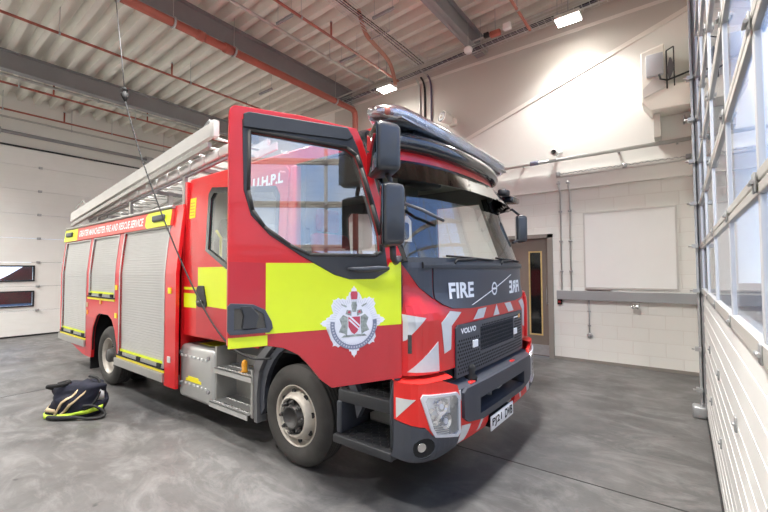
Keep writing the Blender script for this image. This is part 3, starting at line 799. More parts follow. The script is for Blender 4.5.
put_text(b, 'FIRE', SV(-.765), SV(-.43), 1.435, 1.555, lambda a, c, t: cab(a, c, t), 'white_text', .035, off=.0165, step=.05)
put_text(b, 'FIRE', SV(.33), SV(.665), 1.425, 1.545, lambda a, c, t: cab(a, c, t), 'white_text', .035, mirror=True, off=.0165, step=.05)
b.plate([(SV(-.475), 1.375), (SV(-.455), 1.375), (SV(-.085), 1.468), (SV(-.09), 1.476)], 'white_text', fn=cab, t0=.012, t1=.0165, step=.06)
b.plate([(SV(.02), 1.505), (SV(.025), 1.497), (SV(.40), 1.60), (SV(.38), 1.602)], 'white_text', fn=cab, t0=.012, t1=.0165, step=.06)
ring_ = arc(-.035, 1.486, .056, 0, 360, 28)[:-1]; ring_i = arc(-.035, 1.486, .042, 0, 360, 28)[:-1]
b.plate(ring_, 'white_text', [ring_i], fn=cab, t0=.012, t1=.017)
b.plate([(-.075, 1.478), (.005, 1.478), (.005, 1.494), (-.075, 1.494)], 'white_text', fn=cab, t0=.012, t1=.018)
b.obj('lettering', FL)
# reflective chevron band and corners
b = MB()
def wp(*pts, m='white_film'): b.plate([(SU(p[1]) if isinstance(p[0], str) else SV(p[0]), p[-1]) for p in pts], m, fn=cab, t0=.002, t1=.005, step=.05)
wp((-.875, 1.277), (-.771, 1.352), (-.624, 1.333), (-.76, 1.245), (-.77, 1.08), (-.847, 1.06))
wp((-.433, 1.258), (-.342, 1.333), (-.185, 1.337), (-.247, 1.258))
wp((-.039, 1.253), (.035, 1.345), (.099, 1.253))
wp((.224, 1.342), (.381, 1.342), (.462, 1.258), (.325, 1.255))
wp((.624, 1.333), (.771, 1.352), (.875, 1.277), (.847, 1.06), (.77, 1.08), (.76, 1.245))
wp(('u', 1.008, 1.352), ('u', 1.124, 1.322), ('u', 1.03, 1.178), ('u', 1.008, 1.17))
wp(('u', 1.034, .966), ('u', 1.155, 1.154), ('u', 1.157, .95))
parts_of(b, 'reflective_chevron', TR)
b = MB()      # raised corner deflector bulge with its slot lamp
b.plate([(SU(1.004), .95), (SV(-.895), .95), (SV(-.895), 1.36), (SV(-.93), 1.40), (SU(1.06), 1.41), (SU(1.004), 1.43)], 'red', fn=cab, t0=-.002, t1=.002, step=.05)
b.plate([(SV(.895), .95), (-SU(1.004), .95), (-SU(1.004), 1.43), (-SU(1.06), 1.41), (SV(.93), 1.40), (SV(.895), 1.36)], 'red', fn=cab, t0=-.002, t1=.03, step=.05)
parts_of(b, 'corner_deflector', TR)
b = MB(); b.plate([(SU(1.04), 1.09), (SU(1.062), 1.09), (SU(1.062), 1.215), (SU(1.04), 1.215)], 'gloss_black', fn=cab, t0=0, t1=.012)
b.obj('side_marker', TR, bevel=.003)
# grille
b = MB()
g0, g1 = SV(-.715), SV(.715)
b.plate([(g0, .86), (g1, .86), (g1, 1.215), (SV(.69), 1.243), (SV(-.69), 1.243), (g0, 1.22)], 'charcoal', [[(SV(-.33), 1.0), (SV(.42), 1.0), (SV(.42), 1.19), (SV(-.33), 1.19)]], fn=cab, t0=-.01, t1=.012, step=.05)
GR = b.obj('grille', TR)
b = MB(); b.plate([(SV(-.34), .99), (SV(.43), .99), (SV(.43), 1.2), (SV(-.34), 1.2)], 'matt_black', fn=cab, t0=.001, t1=.003, step=.05); b.obj('grille_backing', GR)
b = MB(); hr = .020; k = 0
z = 1.0
while z < 1.20:
    s = SV(-.33) + (hr * .9 if k % 2 else 0)
    while s < SV(.42):
        hx = [(s + hr * math.cos(math.radians(a)), z + hr * math.sin(math.radians(a))) for a in range(30, 391, 60)]
        b.tube([cab(p[0], p[1], .008) for p in hx], .0036, 'dark_plastic', 4, caps=False, smooth=False)
        s += hr * 1.85
    z += hr * 1.6; k += 1
b.obj('mesh', GR)
b = MB(); k = 0; z = .89
while z < 1.215:
    s = SV(-.69) + (.017 if k % 2 else 0)
    while s < SV(.68):
        if not (SV(-.35) < s < SV(.45) and .99 < z < 1.2) and not (z > 1.15 and s < SV(-.3)):
            b.plate([(s + .012 * math.cos(math.radians(a)), z + .009 * math.sin(math.radians(a))) for a in range(0, 360, 60)], 'matt_black', fn=cab, t0=.011, t1=.013)
        s += .034
    z += .026; k += 1
b.obj('perforations', GR)
b = MB(); put_text(b, 'VOLVO', SV(-.655), SV(-.41), 1.172, 1.214, lambda a, c, t: cab(a, c, t), 'white_text', .045, off=.0145, step=.05)
b.plate([(SV(.44), 1.185), (SV(.56), 1.185), (SV(.56), 1.197), (SV(.44), 1.197)], 'white_text', fn=cab, t0=.011, t1=.0145)
b.plate([(SV(.575), 1.175), (SV(.63), 1.175), (SV(.63), 1.21), (SV(.575), 1.21)], 'amber', fn=cab, t0=.011, t1=.0145)
parts_of(b, 'badge', GR)
for vv, zz in ((-.43, 1.075), (.47, 1.06)):
    b = MB(); b.plate([(SV(vv - .04), zz - .028), (SV(vv + .04), zz - .028), (SV(vv + .04), zz + .028), (SV(vv - .04), zz + .028)], 'white_text', fn=cab, t0=.01, t1=.022)
    b.obj('strobe_lamp', TR, bevel=.003)
b = MB(); b.plate([(SV(-.86), .80), (SV(.86), .80), (SV(.86), .93), (SV(-.86), .93)], 'matt_black', fn=cab, t0=-.06, t1=-.03, step=.05); b.obj('grille_base', TR)

# --- bumper
def BV(v): return OB.s_of_v(v)
def BU(u): return OB.s_of_u(u)
bl = BU(.955)
b = MB()
for sg in (1, -1):      # red upper corners
    q = [(bl * sg, .655), (BV(-1.09) * sg, .62), (BV(-1.04) * sg, .56), (BV(-.775) * sg, .50), (BV(-.79) * sg, .425), (BV(-.30) * sg, .40), (BV(-.30) * sg, .52), (BV(-.66) * sg, .55), (BV(-.745) * sg, .74), (BV(-.79) * sg, .84), (BV(-.95) * sg, .90), (bl * sg, .905)]
    b.plate(q, 'red_reflex', fn=bump, t0=-.03, t1=0, step=.05)
# ledge on top back to the cab
for i in range(60):
    sa, sb = bl + (-2 * bl) * i / 60, bl + (-2 * bl) * (i + 1) / 60
    za = .905 if abs(OB.at(sa)[1]) > .8 else .80; zb = .905 if abs(OB.at(sb)[1]) > .8 else .80
    if za != zb: za = zb = .80
    pa, pb = bumppos(sa, za), bumppos(sb, zb)
    qa, qb = Vector((pa.x - .14, pa.y * .93, .93 if za > .85 else .86)), Vector((pb.x - .14, pb.y * .93, .93 if zb > .85 else .86))
    f = b.bm.faces.new([b.bm.verts.new(x) for x in (pa, pb, qb, qa)]); b._faces([f], 'red_reflex' if za > .85 else 'charcoal', False)
BP = b.obj('bumper', TR, recalc=True)
b = MB()
b.plate([(bl, .40), (BV(-.98), .375), (BV(-.79), .415), (BV(-.79), .43), (BV(-.775), .495), (BV(-1.04), .555), (BV(-1.09), .615), (bl, .65)], 'charcoal', [[(BV(-1.094) + .078 * math.cos(math.radians(a)), .487 + .066 * math.sin(math.radians(a))) for a in range(0, 360, 24)]], fn=bump, t0=-.03, t1=.004, step=.05)
b.plate([(-bl, .40), (BV(.98), .375), (BV(.79), .415), (BV(.79), .43), (BV(.775), .495), (BV(1.04), .555), (BV(1.09), .615), (-bl, .65)], 'charcoal', fn=bump, t0=-.03, t1=.004, step=.05)
parts_of(b, 'lower_valance', BP)
b = MB(); c_ = bump(BV(-1.094), .487, -.012); nn = (bump(BV(-1.094), .487, .05) - c_).normalized()
b.tube([c_ - nn * .10, c_ - nn * .05, c_ - nn * .0], [.06, .07, .078], 'matt_black', 20); c2_ = bump(BV(-1.110), .492, -.012); b.cyl(c2_ - nn * .0, c2_ + nn * .008, .030, 'chrome'); b.obj('fog_lamp', BP)
# centre section with step recess
b = MB()
bc = lambda a, c, t: bump(a, max(c, .5), t) + Vector((0, 0, c - max(c, .5)))
ctr = [(BV(-.74), .775), (BV(-.735), .60), (BV(-.68), .56), (BV(-.45), .52), (BV(.45), .52), (BV(.68), .56), (BV(.735), .60), (BV(.74), .775), (BV(.70), .80), (BV(-.70), .80)]
b.plate(ctr, 'charcoal', [[(BV(-.50), .57), (BV(.50), .57), (BV(.50), .685), (BV(-.50), .685)]], fn=bc, t0=-.04, t1=.025, step=.05)
b.box(1.06, 1.24, -.72, .72, .795, .80, 'charcoal'); b.box(.95, 1.10, -.80, .80, .795, .87, 'charcoal')
b.box(1.08, 1.24, -.52, .52, .545, .572, 'charcoal'); b.box(1.05, 1.10, -.52, .52, .55, .70, 'dark_plastic'); 
b.obj('bumper_centre', BP)
b = MB(); b.tube([(1.19, -.12, .60), (1.19, -.12, .68)], .02, 'galv'); b.tube([(1.13, .05, .60), (1.2, .05, .62), (1.2, .12, .63)], .012, 'galv'); b.obj('towing_eye', BP)
for y in (-.55, .30):
    b = MB(); b.rbox(1.19, 1.25, y - .045, y + .045, .80, .815, 'red_reflex', .005); b.obj('reflector', BP)
b = MB(); b.lathe([(.80, .0), (.80, .05), (.83, .055), (.86, .035), (.90, .045), (.925, .03), (.93, 0)], 'matt_black', c=(1.20, -.50, 0), axis='z', seg=16); b.obj('horn', BP)
b = MB()
def bw_(*pts, m='white_film'): b.plate([(BU(p[1]) if isinstance(p[0], str) else BV(p[0]), p[-1]) for p in pts], m, fn=bump, t0=0, t1=.003, step=.05)
bw_(('u', .975, .80), ('u', 1.115, .802), ('u', .975, .665))
for sg in (1, -1):
    bw_((-.74 * sg, .545), (-.61 * sg, .525), (-.70 * sg, .435), (-.785 * sg, .43))
    bw_((-.44 * sg, .512), (-.40 * sg, .51), (-.46 * sg, .44), (-.50 * sg, .435))
    bw_((-.775 * sg, .80), (-.75 * sg, .80), (-.745 * sg, .72))
bw_((.93, .86), (1.03, .86), (1.10, .72), (1.05, .66)); bw_((1.12, .66), (1.14, .60), (1.08, .56), (1.05, .60))
parts_of(b, 'reflective_chevron', BP)
for sg in (1, -1):
    q = [(BV(-1.105) * sg, .835), (BV(-.815) * sg, .80), (BV(-.775) * sg, .76), (BV(-.775) * sg, .515), (BV(-.81) * sg, .495), (BV(-1.03) * sg, .55), (BV(-1.06) * sg, .60), (BV(-1.118) * sg, .81)]
    cc = (sum(p[0] for p in q) / len(q), sum(p[1] for p in q) / len(q)); qi = [(cc[0] + (p[0] - cc[0]) * .84, cc[1] + (p[1] - cc[1]) * .88) for p in q]
    b = MB(); b.plate(q, 'frame_white', [qi], fn=bump, t0=.0, t1=.016, step=.04); HL = b.obj('headlamp', BP)
    b = MB(); b.plate(q, 'lamp_inner', fn=bump, t0=.001, t1=.003, step=.03)
    for (vv, zz, r_) in ((-.97, .735, .055), (-.93, .63, .05)):
        p_ = bump(BV(vv) * sg, zz, .0); n_ = (bump(BV(vv) * sg, zz, .1) - p_).normalized()
        b.tube([p_, p_ + n_ * .006, p_ + n_ * .012], [r_ * .5, r_ * .8, r_], 'chrome', 20, caps=False); b.cyl(p_, p_ + n_ * .010, .018, 'white_text')
    for i in range(6):
        vv = -.88 + i * .012
        b.plate([(BV(vv) * sg, .53), (BV(vv + .005) * sg, .53), (BV(vv + .005) * sg, .78), (BV(vv) * sg, .78)], 'alu', fn=bump, t0=.003, t1=.010)
    for i in range(5):
        zz = .535 + i * .014
        b.plate([(BV(-1.03) * sg, zz + .02), (BV(-.90) * sg, zz), (BV(-.90) * sg, zz + .004), (BV(-1.03) * sg, zz + .024)], 'alu', fn=bump, t0=.003, t1=.009, step=.05)
    for i in range(46):
        vv = -1.06 + .20 * random.random(); zz = .58 + .2 * random.random()
        p_ = bump(BV(vv) * sg, zz, .004); r_ = .012 + .012 * random.random()
        e1 = Vector((random.uniform(-1, 1), random.uniform(-1, 1), random.uniform(-1, 1))).normalized(); n_ = (bump(BV(vv) * sg, zz, .1) - p_).normalized()
        e1 = (e1 - n_ * e1.dot(n_) * .8).normalized(); e2 = n_.cross(e1).normalized()
        f = b.bm.faces.new([b.bm.verts.new(p_ + q) for q in (e1 * r_, e2 * r_, -e1 * r_, -e2 * r_)]); b._faces([f], 'chrome')
    b.obj('reflector', HL)
    b = MB(); b.plate(qi, 'glass_lamp', fn=bump, t0=.015, t1=.015, step=.05); b.obj('lens', HL)
# plate
b = MB(); b.rbox(1.268, 1.278, -.295, .195, .368, .482, 'white_text', .003); b.box(1.18, 1.268, -.25, .16, .38, .47, 'matt_black'); NP = b.obj('number_plate', TR)
b = MB(); put_text(b, 'PJ21', -.275, -.075, .387, .463, lambda a, c, t: (1.278 + t, a, c), 'matt_black', .03, off=.001)
put_text(b, 'DVB', -.005, .172, .387, .463, lambda a, c, t: (1.278 + t, a, c), 'matt_black', .03, off=.001); b.obj('lettering', NP)

# --- driver step well
b = MB()
b.box(.40, .93, -.74, -.55, .34, .93, 'matt_black'); b.box(.39, .42, -1.06, -.55, .34, .93, 'matt_black')
b.rbox(.90, .97, -1.14, -1.0, .40, .90, 'matt_black', .02)
b.obj('step_well', TR)
b = MB(); b.tube([(.97, -1.13, .925), (.95, -1.135, .86), (.93, -1.14, .76), (.93, -1.13, .45)], .022, 'charcoal', 10); b.obj('step_pillar', TR)
for nm, z1, x0, x1, y0, dz in (('upper', .745, .40, .93, -1.12, .09), ('lower', .415, .38, .93, -1.16, .06)):
    b = MB(); b.rbox(x0, x1, y0, -.70, z1 - dz, z1, 'dark_plastic', .008, 2); S_ = b.obj('entry_step', TR)
    b = MB()
    nx, ny = 13, 8
    for i in range(nx):
        for j in range(ny):
            xx = x0 + .05 + (x1 - x0 - .1) * i / (nx - 1); yy = y0 + .05 + (.30) * j / (ny - 1); a_ = 1 if (i + j) % 2 else -1
            p = Vector((xx, yy, z1 + .002)); d_ = Vector((.014, .014 * a_, 0)); b.tube([p - d_, p + d_], .0035, 'hub_grey', 4)
    b.obj('tread', S_)
b = MB(); b.rbox(.39, .44, -1.13, -.8, .42, .66, 'charcoal', .012); b.rbox(.44, .92, -.80, -.74, .42, .66, 'ladder_grey', .02); b.obj('step_side', TR)
# front wheel arch liner
b = MB(); ar = []
for d in range(8, 196, 10): ar.append((.57 * math.cos(math.radians(d)), .47 + .57 * math.sin(math.radians(d))))
outer = [(.645 * math.cos(math.radians(d)), .48 + .60 * math.sin(math.radians(d))) for d in range(196, 7, -10)]
b.plate(ar + outer, 'charcoal', fn=lambda a, c, t: (a, -1.09 + t, c), t0=0, t1=.05)
b.plate(ar + outer, 'matt_black', fn=lambda a, c, t: (a, -1.04 + t, c), t0=0, t1=.6)
parts_of(b, 'wheel_arch', TR)
b = MB(); b.plate(ar + outer, 'matt_black', fn=lambda a, c, t: (a, .5 + t, c), t0=0, t1=.58); b.obj('wheel_arch', TR)
# fender behind the wheel, visible grey wedge
b = MB(); b.plate([(-.63, .25), (-.68, .25), (-.70, .60), (-.67, .83), (-.53, .95), (-.42, 1.02), (-.39, .99), (-.51, .88), (-.61, .72), (-.64, .5)], 'mudguard_grey', fn=lambda a, c, t: (a, -1.12 + t, c), t0=0, t1=.10); b.obj('mudguard', TR)

# --- wheels
def wheel(x, y_out, front, name='wheel'):
    # y_out: outer face; sign -1 near side
    sg = -1 if y_out < 0 else 1
    def Y(d): return y_out - sg * d          # d inwards
    W_ = .27 if front else .27
    b = MB()
    tyre = [(.03, .252), (.012, .275), (.0, .32), (.006, .365), (.028, .40), (.05, .412)]
    for i in range(5):
        a = .05 + (W_ - .10) * i / 5; w = (W_ - .10) / 5
        tyre += [(a + w * .1, .420), (a + w * .8, .420), (a + w * .82, .410), (a + w * .98, .410)]
    tyre += [(W_ - .05, .412), (W_ - .02, .38), (W_, .32), (W_ - .02, .252)]
    b.lathe([(Y(d), r) for d, r in tyre], 'rubber', c=(x, 0, .42), seg=64)
    t = b.obj('tyre', None)
    b = MB()
    if front: rp = [(.035, .262), (.022, .254), (.022, .248), (.038, .242), (.10, .236), (.11, .222), (.075, .208), (.03, .192), (-.005, .172), (-.015, .158), (-.012, .150), (.02, .146), (.02, .10), (.02, 0)]
    else: rp = [(.035, .262), (.022, .254), (.022, .248), (.10, .24), (.13, .245), (.155, .22), (.16, .15), (.16, .12), (.12, .10), (.12, 0)]
    b.lathe([(Y(d), r) for d, r in rp], 'rim', c=(x, 0, .42), seg=48)
    if front:
        b.lathe([(Y(.02), .148), (Y(.012), .145), (Y(.012), .100), (Y(-.03), .096), (Y(-.035), .088), (Y(-.030), .078), (Y(.01), .072), (Y(.02), .0)], 'hub_grey', c=(x, 0, .42), seg=32)
    else:
        b.lathe([(Y(.12), .10), (Y(.03), .095), (Y(.01), .08), (Y(.01), 0)], 'hub_grey', c=(x, 0, .42), seg=32)
    w_ = b.obj(name, TR); t.parent = w_
    b = MB()
    n_ = 8
    for i in range(n_):
        a = 2 * PI * i / n_ + .2; r_ = .200 if front else .215; d = .052 if front else .15
        c = Vector((x + r_ * math.cos(a), Y(d - .006), .42 + r_ * math.sin(a))); b.tube([c, c + Vector((0, sg * .010, 0))], .023, 'matt_black', 14)
    parts_of(b, 'vent_hole', w_)
    for i in range(8):
        a = 2 * PI * i / 8; r_ = .123 if front else .15; d = .012 if front else .155
        c = Vector((x + r_ * math.cos(a), Y(d), .42 + r_ * math.sin(a))); nb = MB()
        nb.cyl(c, c + Vector((0, sg * .035, 0)), .019, 'hub_grey', 6); nb.cyl(c + Vector((0, sg * .035, 0)), c + Vector((0, sg * .055, 0)), .012, 'hub_grey', 10); nb.obj('wheel_nut', w_)
wheel(-.125, -1.12, True); wheel(-.125, 1.12, True)
wheel(-4.20, -1.19, False); wheel(-4.20, 1.19, False)
wheel(-4.20, -.89, False); wheel(-4.20, .89, False)

# --- tank / tool box and alloy steps between the cab and body
b = MB(); b.rbox(-2.13, -1.39, -1.13, -.62, .225, .82, 'tank_silver', .05, 3); TK = b.obj('tool_box', TR)
b = MB(); 
for xx in (-2.05, -1.95, -1.86, -1.77, -1.68, -1.60, -1.52):
    for zz in (.40, .70): b.rbox(xx - .016, xx + .016, -1.142, -1.128, zz - .012, zz + .012, 'white_film', .004)
for xx in (-2.08, -1.47):
    for zz in (.38, .73): b.cyl((xx, -1.145, zz), (xx, -1.128, zz), .022, 'steel_grey', 12)
parts_of(b, 'rivet', TK)
b = MB(); b.box(-1.95, -1.62, -1.134, -1.13, .43, .46, 'yellow_line'); b.box(-1.90, -1.68, -1.134, -1.13, .46, .485, 'yellow_line'); b.box(-1.9, -1.55, -1.0, -.8, .82, .824, 'yellow_line'); b.obj('warning_label', TK)
def tread_step(x0, x1, z1, y0, y1):
    b = MB(); b.box(x0, x1, y0, y1, z1 - .008, z1, 'alu'); b.box(x0, x1, y0, y0 + .01, z1 - .05, z1, 'alu'); b.box(x0, x1, y1 - .01, y1, z1 - .05, z1, 'alu'); S_ = b.obj('alloy_step', TR)
    b = MB(); n_ = int((x1 - x0) / .055)
    for i in range(n_):
        for j in range(3):
            c = Vector((x0 + .035 + i * (x1 - x0 - .05) / n_ + (.02 if j % 2 else 0), y0 + .05 + j * (y1 - y0 - .09) / 2, z1)); b.tube([c, c + Vector((0, 0, .006))], [.019, .013], 'alu_white', 10); b.cyl(c + Vector((0, 0, .004)), c + Vector((0, 0, .0075)), .008, 'matt_black', 8)
    b.obj('tread', S_)
tread_step(-1.36, -.70, .655, -1.14, -.84); tread_step(-1.39, -.72, .315, -1.17, -.82)
b = MB(); b.box(-.72, -.69, -1.13, -.88, .28, .72, 'ladder_grey'); b.box(-1.40, -1.37, -1.10, -.75, .27, .86, 'ladder_grey'); b.box(-1.37, -.70, -.87, -.84, .27, .92, 'ladder_grey'); b.box(-1.37, -.5, -.95, -.6, .80, .92, 'dark_plastic'); parts_of(b, 'step_frame', TR)
b = MB(); b.lathe([(.655, 0), (.655, .035), (.67, .035), (.68, .026), (.73, .03), (.76, .026), (.775, .01), (.776, 0)], 'amber', c=(-.93, -1.06, 0), axis='z', seg=16); b.obj('amber_marker', TR)

# --- equipment body
def vs(z): return 1.21 - .085 * max(0, (z - 1.62) / .81) ** 1.15 if z > 1.62 else 1.21
KS = .9814
def bX(a): return 2.542 + (a - 2.542) * KS
def bZ(c): return 1.65 + (c - 1.65) * KS
bn = lambda a, c, t: (bX(a), -(vs(c) + t), bZ(c))
bf = lambda a, c, t: (bX(a), (vs(c) + t), bZ(c))
archr = [(-4.93, .42), (-4.93, .60), (-4.88, .78), (-4.72, .97), (-4.62, 1.01), (-4.25, 1.01), (-4.10, .95), (-3.98, .80), (-3.90, .60), (-3.87, .42)]
sh1 = (-6.50, -5.24, .60, 2.16); sh2 = (-5.06, -4.02, 1.27, 2.17); sh3 = (-3.80, -2.44, .50, 2.185)
def rc(r): return [(r[0], r[2]), (r[1], r[2]), (r[1], r[3]), (r[0], r[3])]
out_ = [(-6.62, .55), (-5.36, .31), (-5.22, .30)] + [(-4.95, .30)] + archr + [(-3.86, .36), (-2.42, .36), (-2.42, .30), (-2.14, .30), (-2.14, 2.44), (-6.62, 2.44)]
ctz = [1.62, 1.75, 1.9, 2.05, 2.2, 2.3]
b = MB(); b.plate(out_, 'red', [rc(sh1), rc(sh2), rc(sh3)], fn=bn, t0=-.04, t1=0, cuts=ctz)
b.plate(out_, 'red', fn=bf, t0=-.04, t1=0, cuts=ctz)
b.box(-6.48, -6.43, -1.12, 1.12, .58, 2.41, 'red'); b.box(-2.10, -2.07, -1.13, 1.13, .33, 2.42, 'red')
b.box(-6.45, -2.08, -1.12, 1.12, 2.37, 2.41, 'ladder_grey')
b.box(-6.43, -4.87, -1.16, 1.16, .58, .61, 'matt_black'); b.box(-3.67, -2.10, -1.16, 1.16, .46, .49, 'matt_black'); b.box(-4.9, -3.65, -1.16, 1.16, 1.10, 1.14, 'matt_black')
b.box(-4.90, -4.85, -1.16, 1.16, .45, 1.12, 'matt_black'); b.box(-3.70, -3.66, -1.16, 1.16, .46, 1.12, 'matt_black')
BD = b.obj('equipment_body', TR)
for r_, nm in ((sh1, 1), (sh2, 2), (sh3, 3)):
    b = MB(); x0, x1, z0, z1 = r_; rows = []; z = z0; pitch = .033; fs = []
    zz = []
    while z < z1 - .001:
        zz += [(z, -.022), (min(z + pitch * .7, z1), -.0185), (min(z + pitch * .8, z1), -.022)]; z += pitch
    for z_, t_ in zz: rows.append([b.bm.verts.new(bn(x, min(z_, z1), t_)) for x in (x0 - .01, x1 + .01)])
    fs = [b.bm.faces.new((rows[i][0], rows[i][1], rows[i + 1][1], rows[i + 1][0])) for i in range(len(rows) - 1)]
    b._faces(fs, 'shutter'); SH = b.obj('roller_shutter', TR)
    b = MB(); e = .03
    b.plate([(x0 - e, z0 - e * .4), (x1 + e, z0 - e * .4), (x1 + e, z1 + e * .6), (x0 - e, z1 + e * .6)], 'alu', [rc(r_)], fn=bn, t0=-.02, t1=.006, cuts=ctz); b.obj('frame', SH)
    b = MB(); h = .05
    b.plate([(x0, z0 + .04), (x1, z0 + .04), (x1, z0 + .07), (x0, z0 + .07)], 'yellow', fn=bn, t0=-.016, t1=-.008); b.obj('yellow_strip', SH)
    b = MB(); b.plate([(x0, z0 + .0), (x1, z0 + .0), (x1, z0 + .035), (x0, z0 + .035)], 'ladder_grey', fn=bn, t0=-.016, t1=.008)
    for k in (.06, .5, .94):
        xx = x0 + (x1 - x0) * k; b.plate([(xx - .05, z0 + .0), (xx + .05, z0 + .0), (xx + .05, z0 + .045), (xx - .05, z0 + .045)], 'matt_black', fn=bn, t0=.0, t1=.02)
    b.obj('lift_bar', SH)
for r_ in (sh1, sh2, sh3):
    x0, x1, z0, z1 = r_; lo = {0: 0}
    b = MB(); 
    b.plate([(x0 - .07, z0 - .055), (x1 + .04, z0 - .055), (x1 + .04, z0 - .025), (x0 - .07, z0 - .025)], 'yellow_line', fn=bn, t0=0, t1=.010)
    b.plate([(x0 - .07, z0 - .02), (x1 + .04, z0 - .02), (x1 + .04, z0 - .005), (x0 - .07, z0 - .005)], 'matt_black', fn=bn, t0=0, t1=.02)
    if r_ is not sh2: b.plate([(x0 - .10, z0 - .16), (x1 + .04, z0 - .16), (x1 + .04, z0 - .06), (x0 - .10, z0 - .06)], 'ladder_grey', fn=bn, t0=0, t1=.03)
    b.obj('sill', TR, bevel=.002)
# darker red film on the lower body
b = MB()
b.plate([(-5.22, .32), (-4.97, .32)] + [(-4.95, .44), (-4.95, .62), (-4.90, .80), (-4.80, .93), (-5.22, .93)], 'red_film', fn=bn, t0=0, t1=.002)
b.plate([(-3.80, .62), (-3.85, .44), (-3.79, .44), (-3.79, .9), (-3.86, .9)], 'red_film', fn=bn, t0=0, t1=.002)
parts_of(b, 'dark_red_panel', TR)
b = MB(); b.tube([bn(p[0], p[1], -.02) for p in archr], .012, 'matt_black', 8); b.obj('arch_moulding', TR)
# mudflap, fillers, lamps
b = MB(); b.box(-4.98, -4.95, -1.17, -.76, .12, .50, 'matt_black'); b.obj('mudflap', TR)
b = MB(); b.box(-4.98, -4.95, .76, 1.17, .12, .50, 'matt_black'); b.obj('mudflap', TR)
for xx, zz, mm in ((-5.14, 1.0, 'amber'), (-5.14, 1.12, 'silver_band'), (-4.55, 1.19, 'amber'), (-3.93, 1.02, 'yellow_line'), (-3.93, 1.42, 'yellow_line'), (-2.28, .62, 'white_film'), (-2.28, 1.42, 'yellow_line')):
    b = MB(); b.plate([(xx - .035, zz - .035), (xx + .035, zz - .035), (xx + .035, zz + .035), (xx - .035, zz + .035)], mm, fn=bn, t0=0, t1=.012); b.obj('side_marker', TR, bevel=.003)
# cab-side banner above the lockers
b = MB(); b.plate([(-6.60, 2.19), (-2.37, 2.205), (-2.37, 2.40), (-6.60, 2.40)], 'banner_red', fn=bn, t0=.0, t1=.03, cuts=[2.3])
BN = b.obj('name_board', TR)
b = MB()
b.plate([(-6.60, 2.19), (-5.86, 2.192), (-5.90, 2.40), (-6.60, 2.40)], 'yellow', fn=bn, t0=.028, t1=.034, cuts=[2.3])
b.plate([(-3.02, 2.2), (-2.37, 2.205), (-2.37, 2.40), (-3.02, 2.40), (-3.08, 2.36), (-3.08, 2.24)], 'yellow', fn=bn, t0=.028, t1=.034, cuts=[2.3]); parts_of(b, 'yellow_panel', BN)
b = MB(); put_text(b, 'GREATER MANCHESTER FIRE AND RESCUE SERVICE', -5.78, -3.16, 2.245, 2.355, bn, 'white_text', .03, off=.033); b.obj('lettering', BN)
for xx in (-6.28, -2.68):
    b = MB(); b.rbox(xx - .16, xx + .16, -.02, .02, -.04, .04, 'charcoal', .02, 3, fn=lambda a, c, t: (bX(a), -(vs(2.31) + .045) + c, bZ(2.31) + t)); b.obj('strobe_lamp', TR)
b = MB()
b.tube([bn(-6.6, 2.43, .02), bn(-2.36, 2.43, .02)], .022, 'ladder_grey', 8); b.tube([bf(-6.6, 2.43, .0), bf(-2.36, 2.43, .0)], .022, 'ladder_grey', 8); parts_of(b, 'roof_rail', TR)
b = MB()    # roof gear: gantry
for x_ in (-5.4, -3.6, -2.35):
    zt = 2.60 + (x_ + 6.75) * .112 - .124
    for y_ in (-.60, 0.0): b.box(x_ - .03, x_ + .03, y_ - .03, y_ + .03, 2.42, zt, 'ladder_grey')
    b.box(x_ - .035, x_ + .035, -.84, .05, zt - .05, zt - .005, 'steel_grey')
parts_of(b, 'gantry_strut', TR)
b = MB(); b.rbox(-3.2, -2.3, -.2, .6, 2.42, 2.62, 'tank_silver', .02); b.obj('roof_locker', TR)
b = MB(); b.tube([(-6.45, -.70, 2.42), (-6.82, -.80, 2.50), (-6.86, -.90, 2.66)], .016, 'pipe_grey', 8); b.obj('hand_rail', TR)

# --- light bar, visor, mirrors, wipers
b = MB()
def bar_ring(y, w, h, zc, xc):
    return [(xc + w * math.cos(math.radians(a)) * (abs(math.cos(math.radians(a))) ** -.3 if abs(math.cos(math.radians(a))) > .05 else 1), y, zc + h * math.sin(math.radians(a))) for a in range(0, 360, 20)]
ys = [-1.16, -1.145, -1.10, -1.03, -.95] + [(-.9 + i * .15) for i in range(13)] + [.97, 1.07, 1.15, 1.19, 1.21]
def bw2(y):
    m = min(y + 1.165, 1.215 - y); return .16 * min(1, max(.02, (m / .2))) ** .5
rings = [[b.bm.verts.new(p) for p in bar_ring(y, bw2(y), .078 * (min(1, bw2(y) / .16 + .15)), 2.795, .82 - .06 * (abs(y) / 1.2) ** 3)] for y in ys]
n_ = len(rings[0]); fs = [b.bm.faces.new((rings[i][k], rings[i][(k + 1) % n_], rings[i + 1][(k + 1) % n_], rings[i + 1][k])) for i in range(len(rings) - 1) for k in range(n_)]
fs += [b.bm.faces.new(rings[0]), b.bm.faces.new(rings[-1][::-1])]
b._faces(fs, 'glass_bar', True); LB = b.obj('light_bar', TR)
b = MB()
for i in range(16):
    y = -1.0 + i * .133; b.rbox(.74, .90, y, y + .12, 2.77, 2.83, 'tank_silver' if i % 2 else 'box_grey', .012)
b.box(.70, .94, -1.02, 1.05, 2.748, 2.76, 'alu'); b.rbox(.72, .88, -1.11, -1.02, 2.76, 2.82, 'pipe_red', .02); b.obj('lamp_module', LB)
b = MB()
for y in (-.7, 0, .7): b.rbox(.66, .86, y - .05, y + .05, 2.71, 2.75, 'dark_plastic', .015)
b.obj('bracket', LB)
b = MB()
def visor(s, z, t):
    p = cab(s, 2.48, 0); out = Vector((p.x - .2, p.y * .35, 0)).normalized(); k = (2.49 - z) / .2
    return p + out * (.02 + .15 * k + t) + Vector((0, 0, z - 2.48))
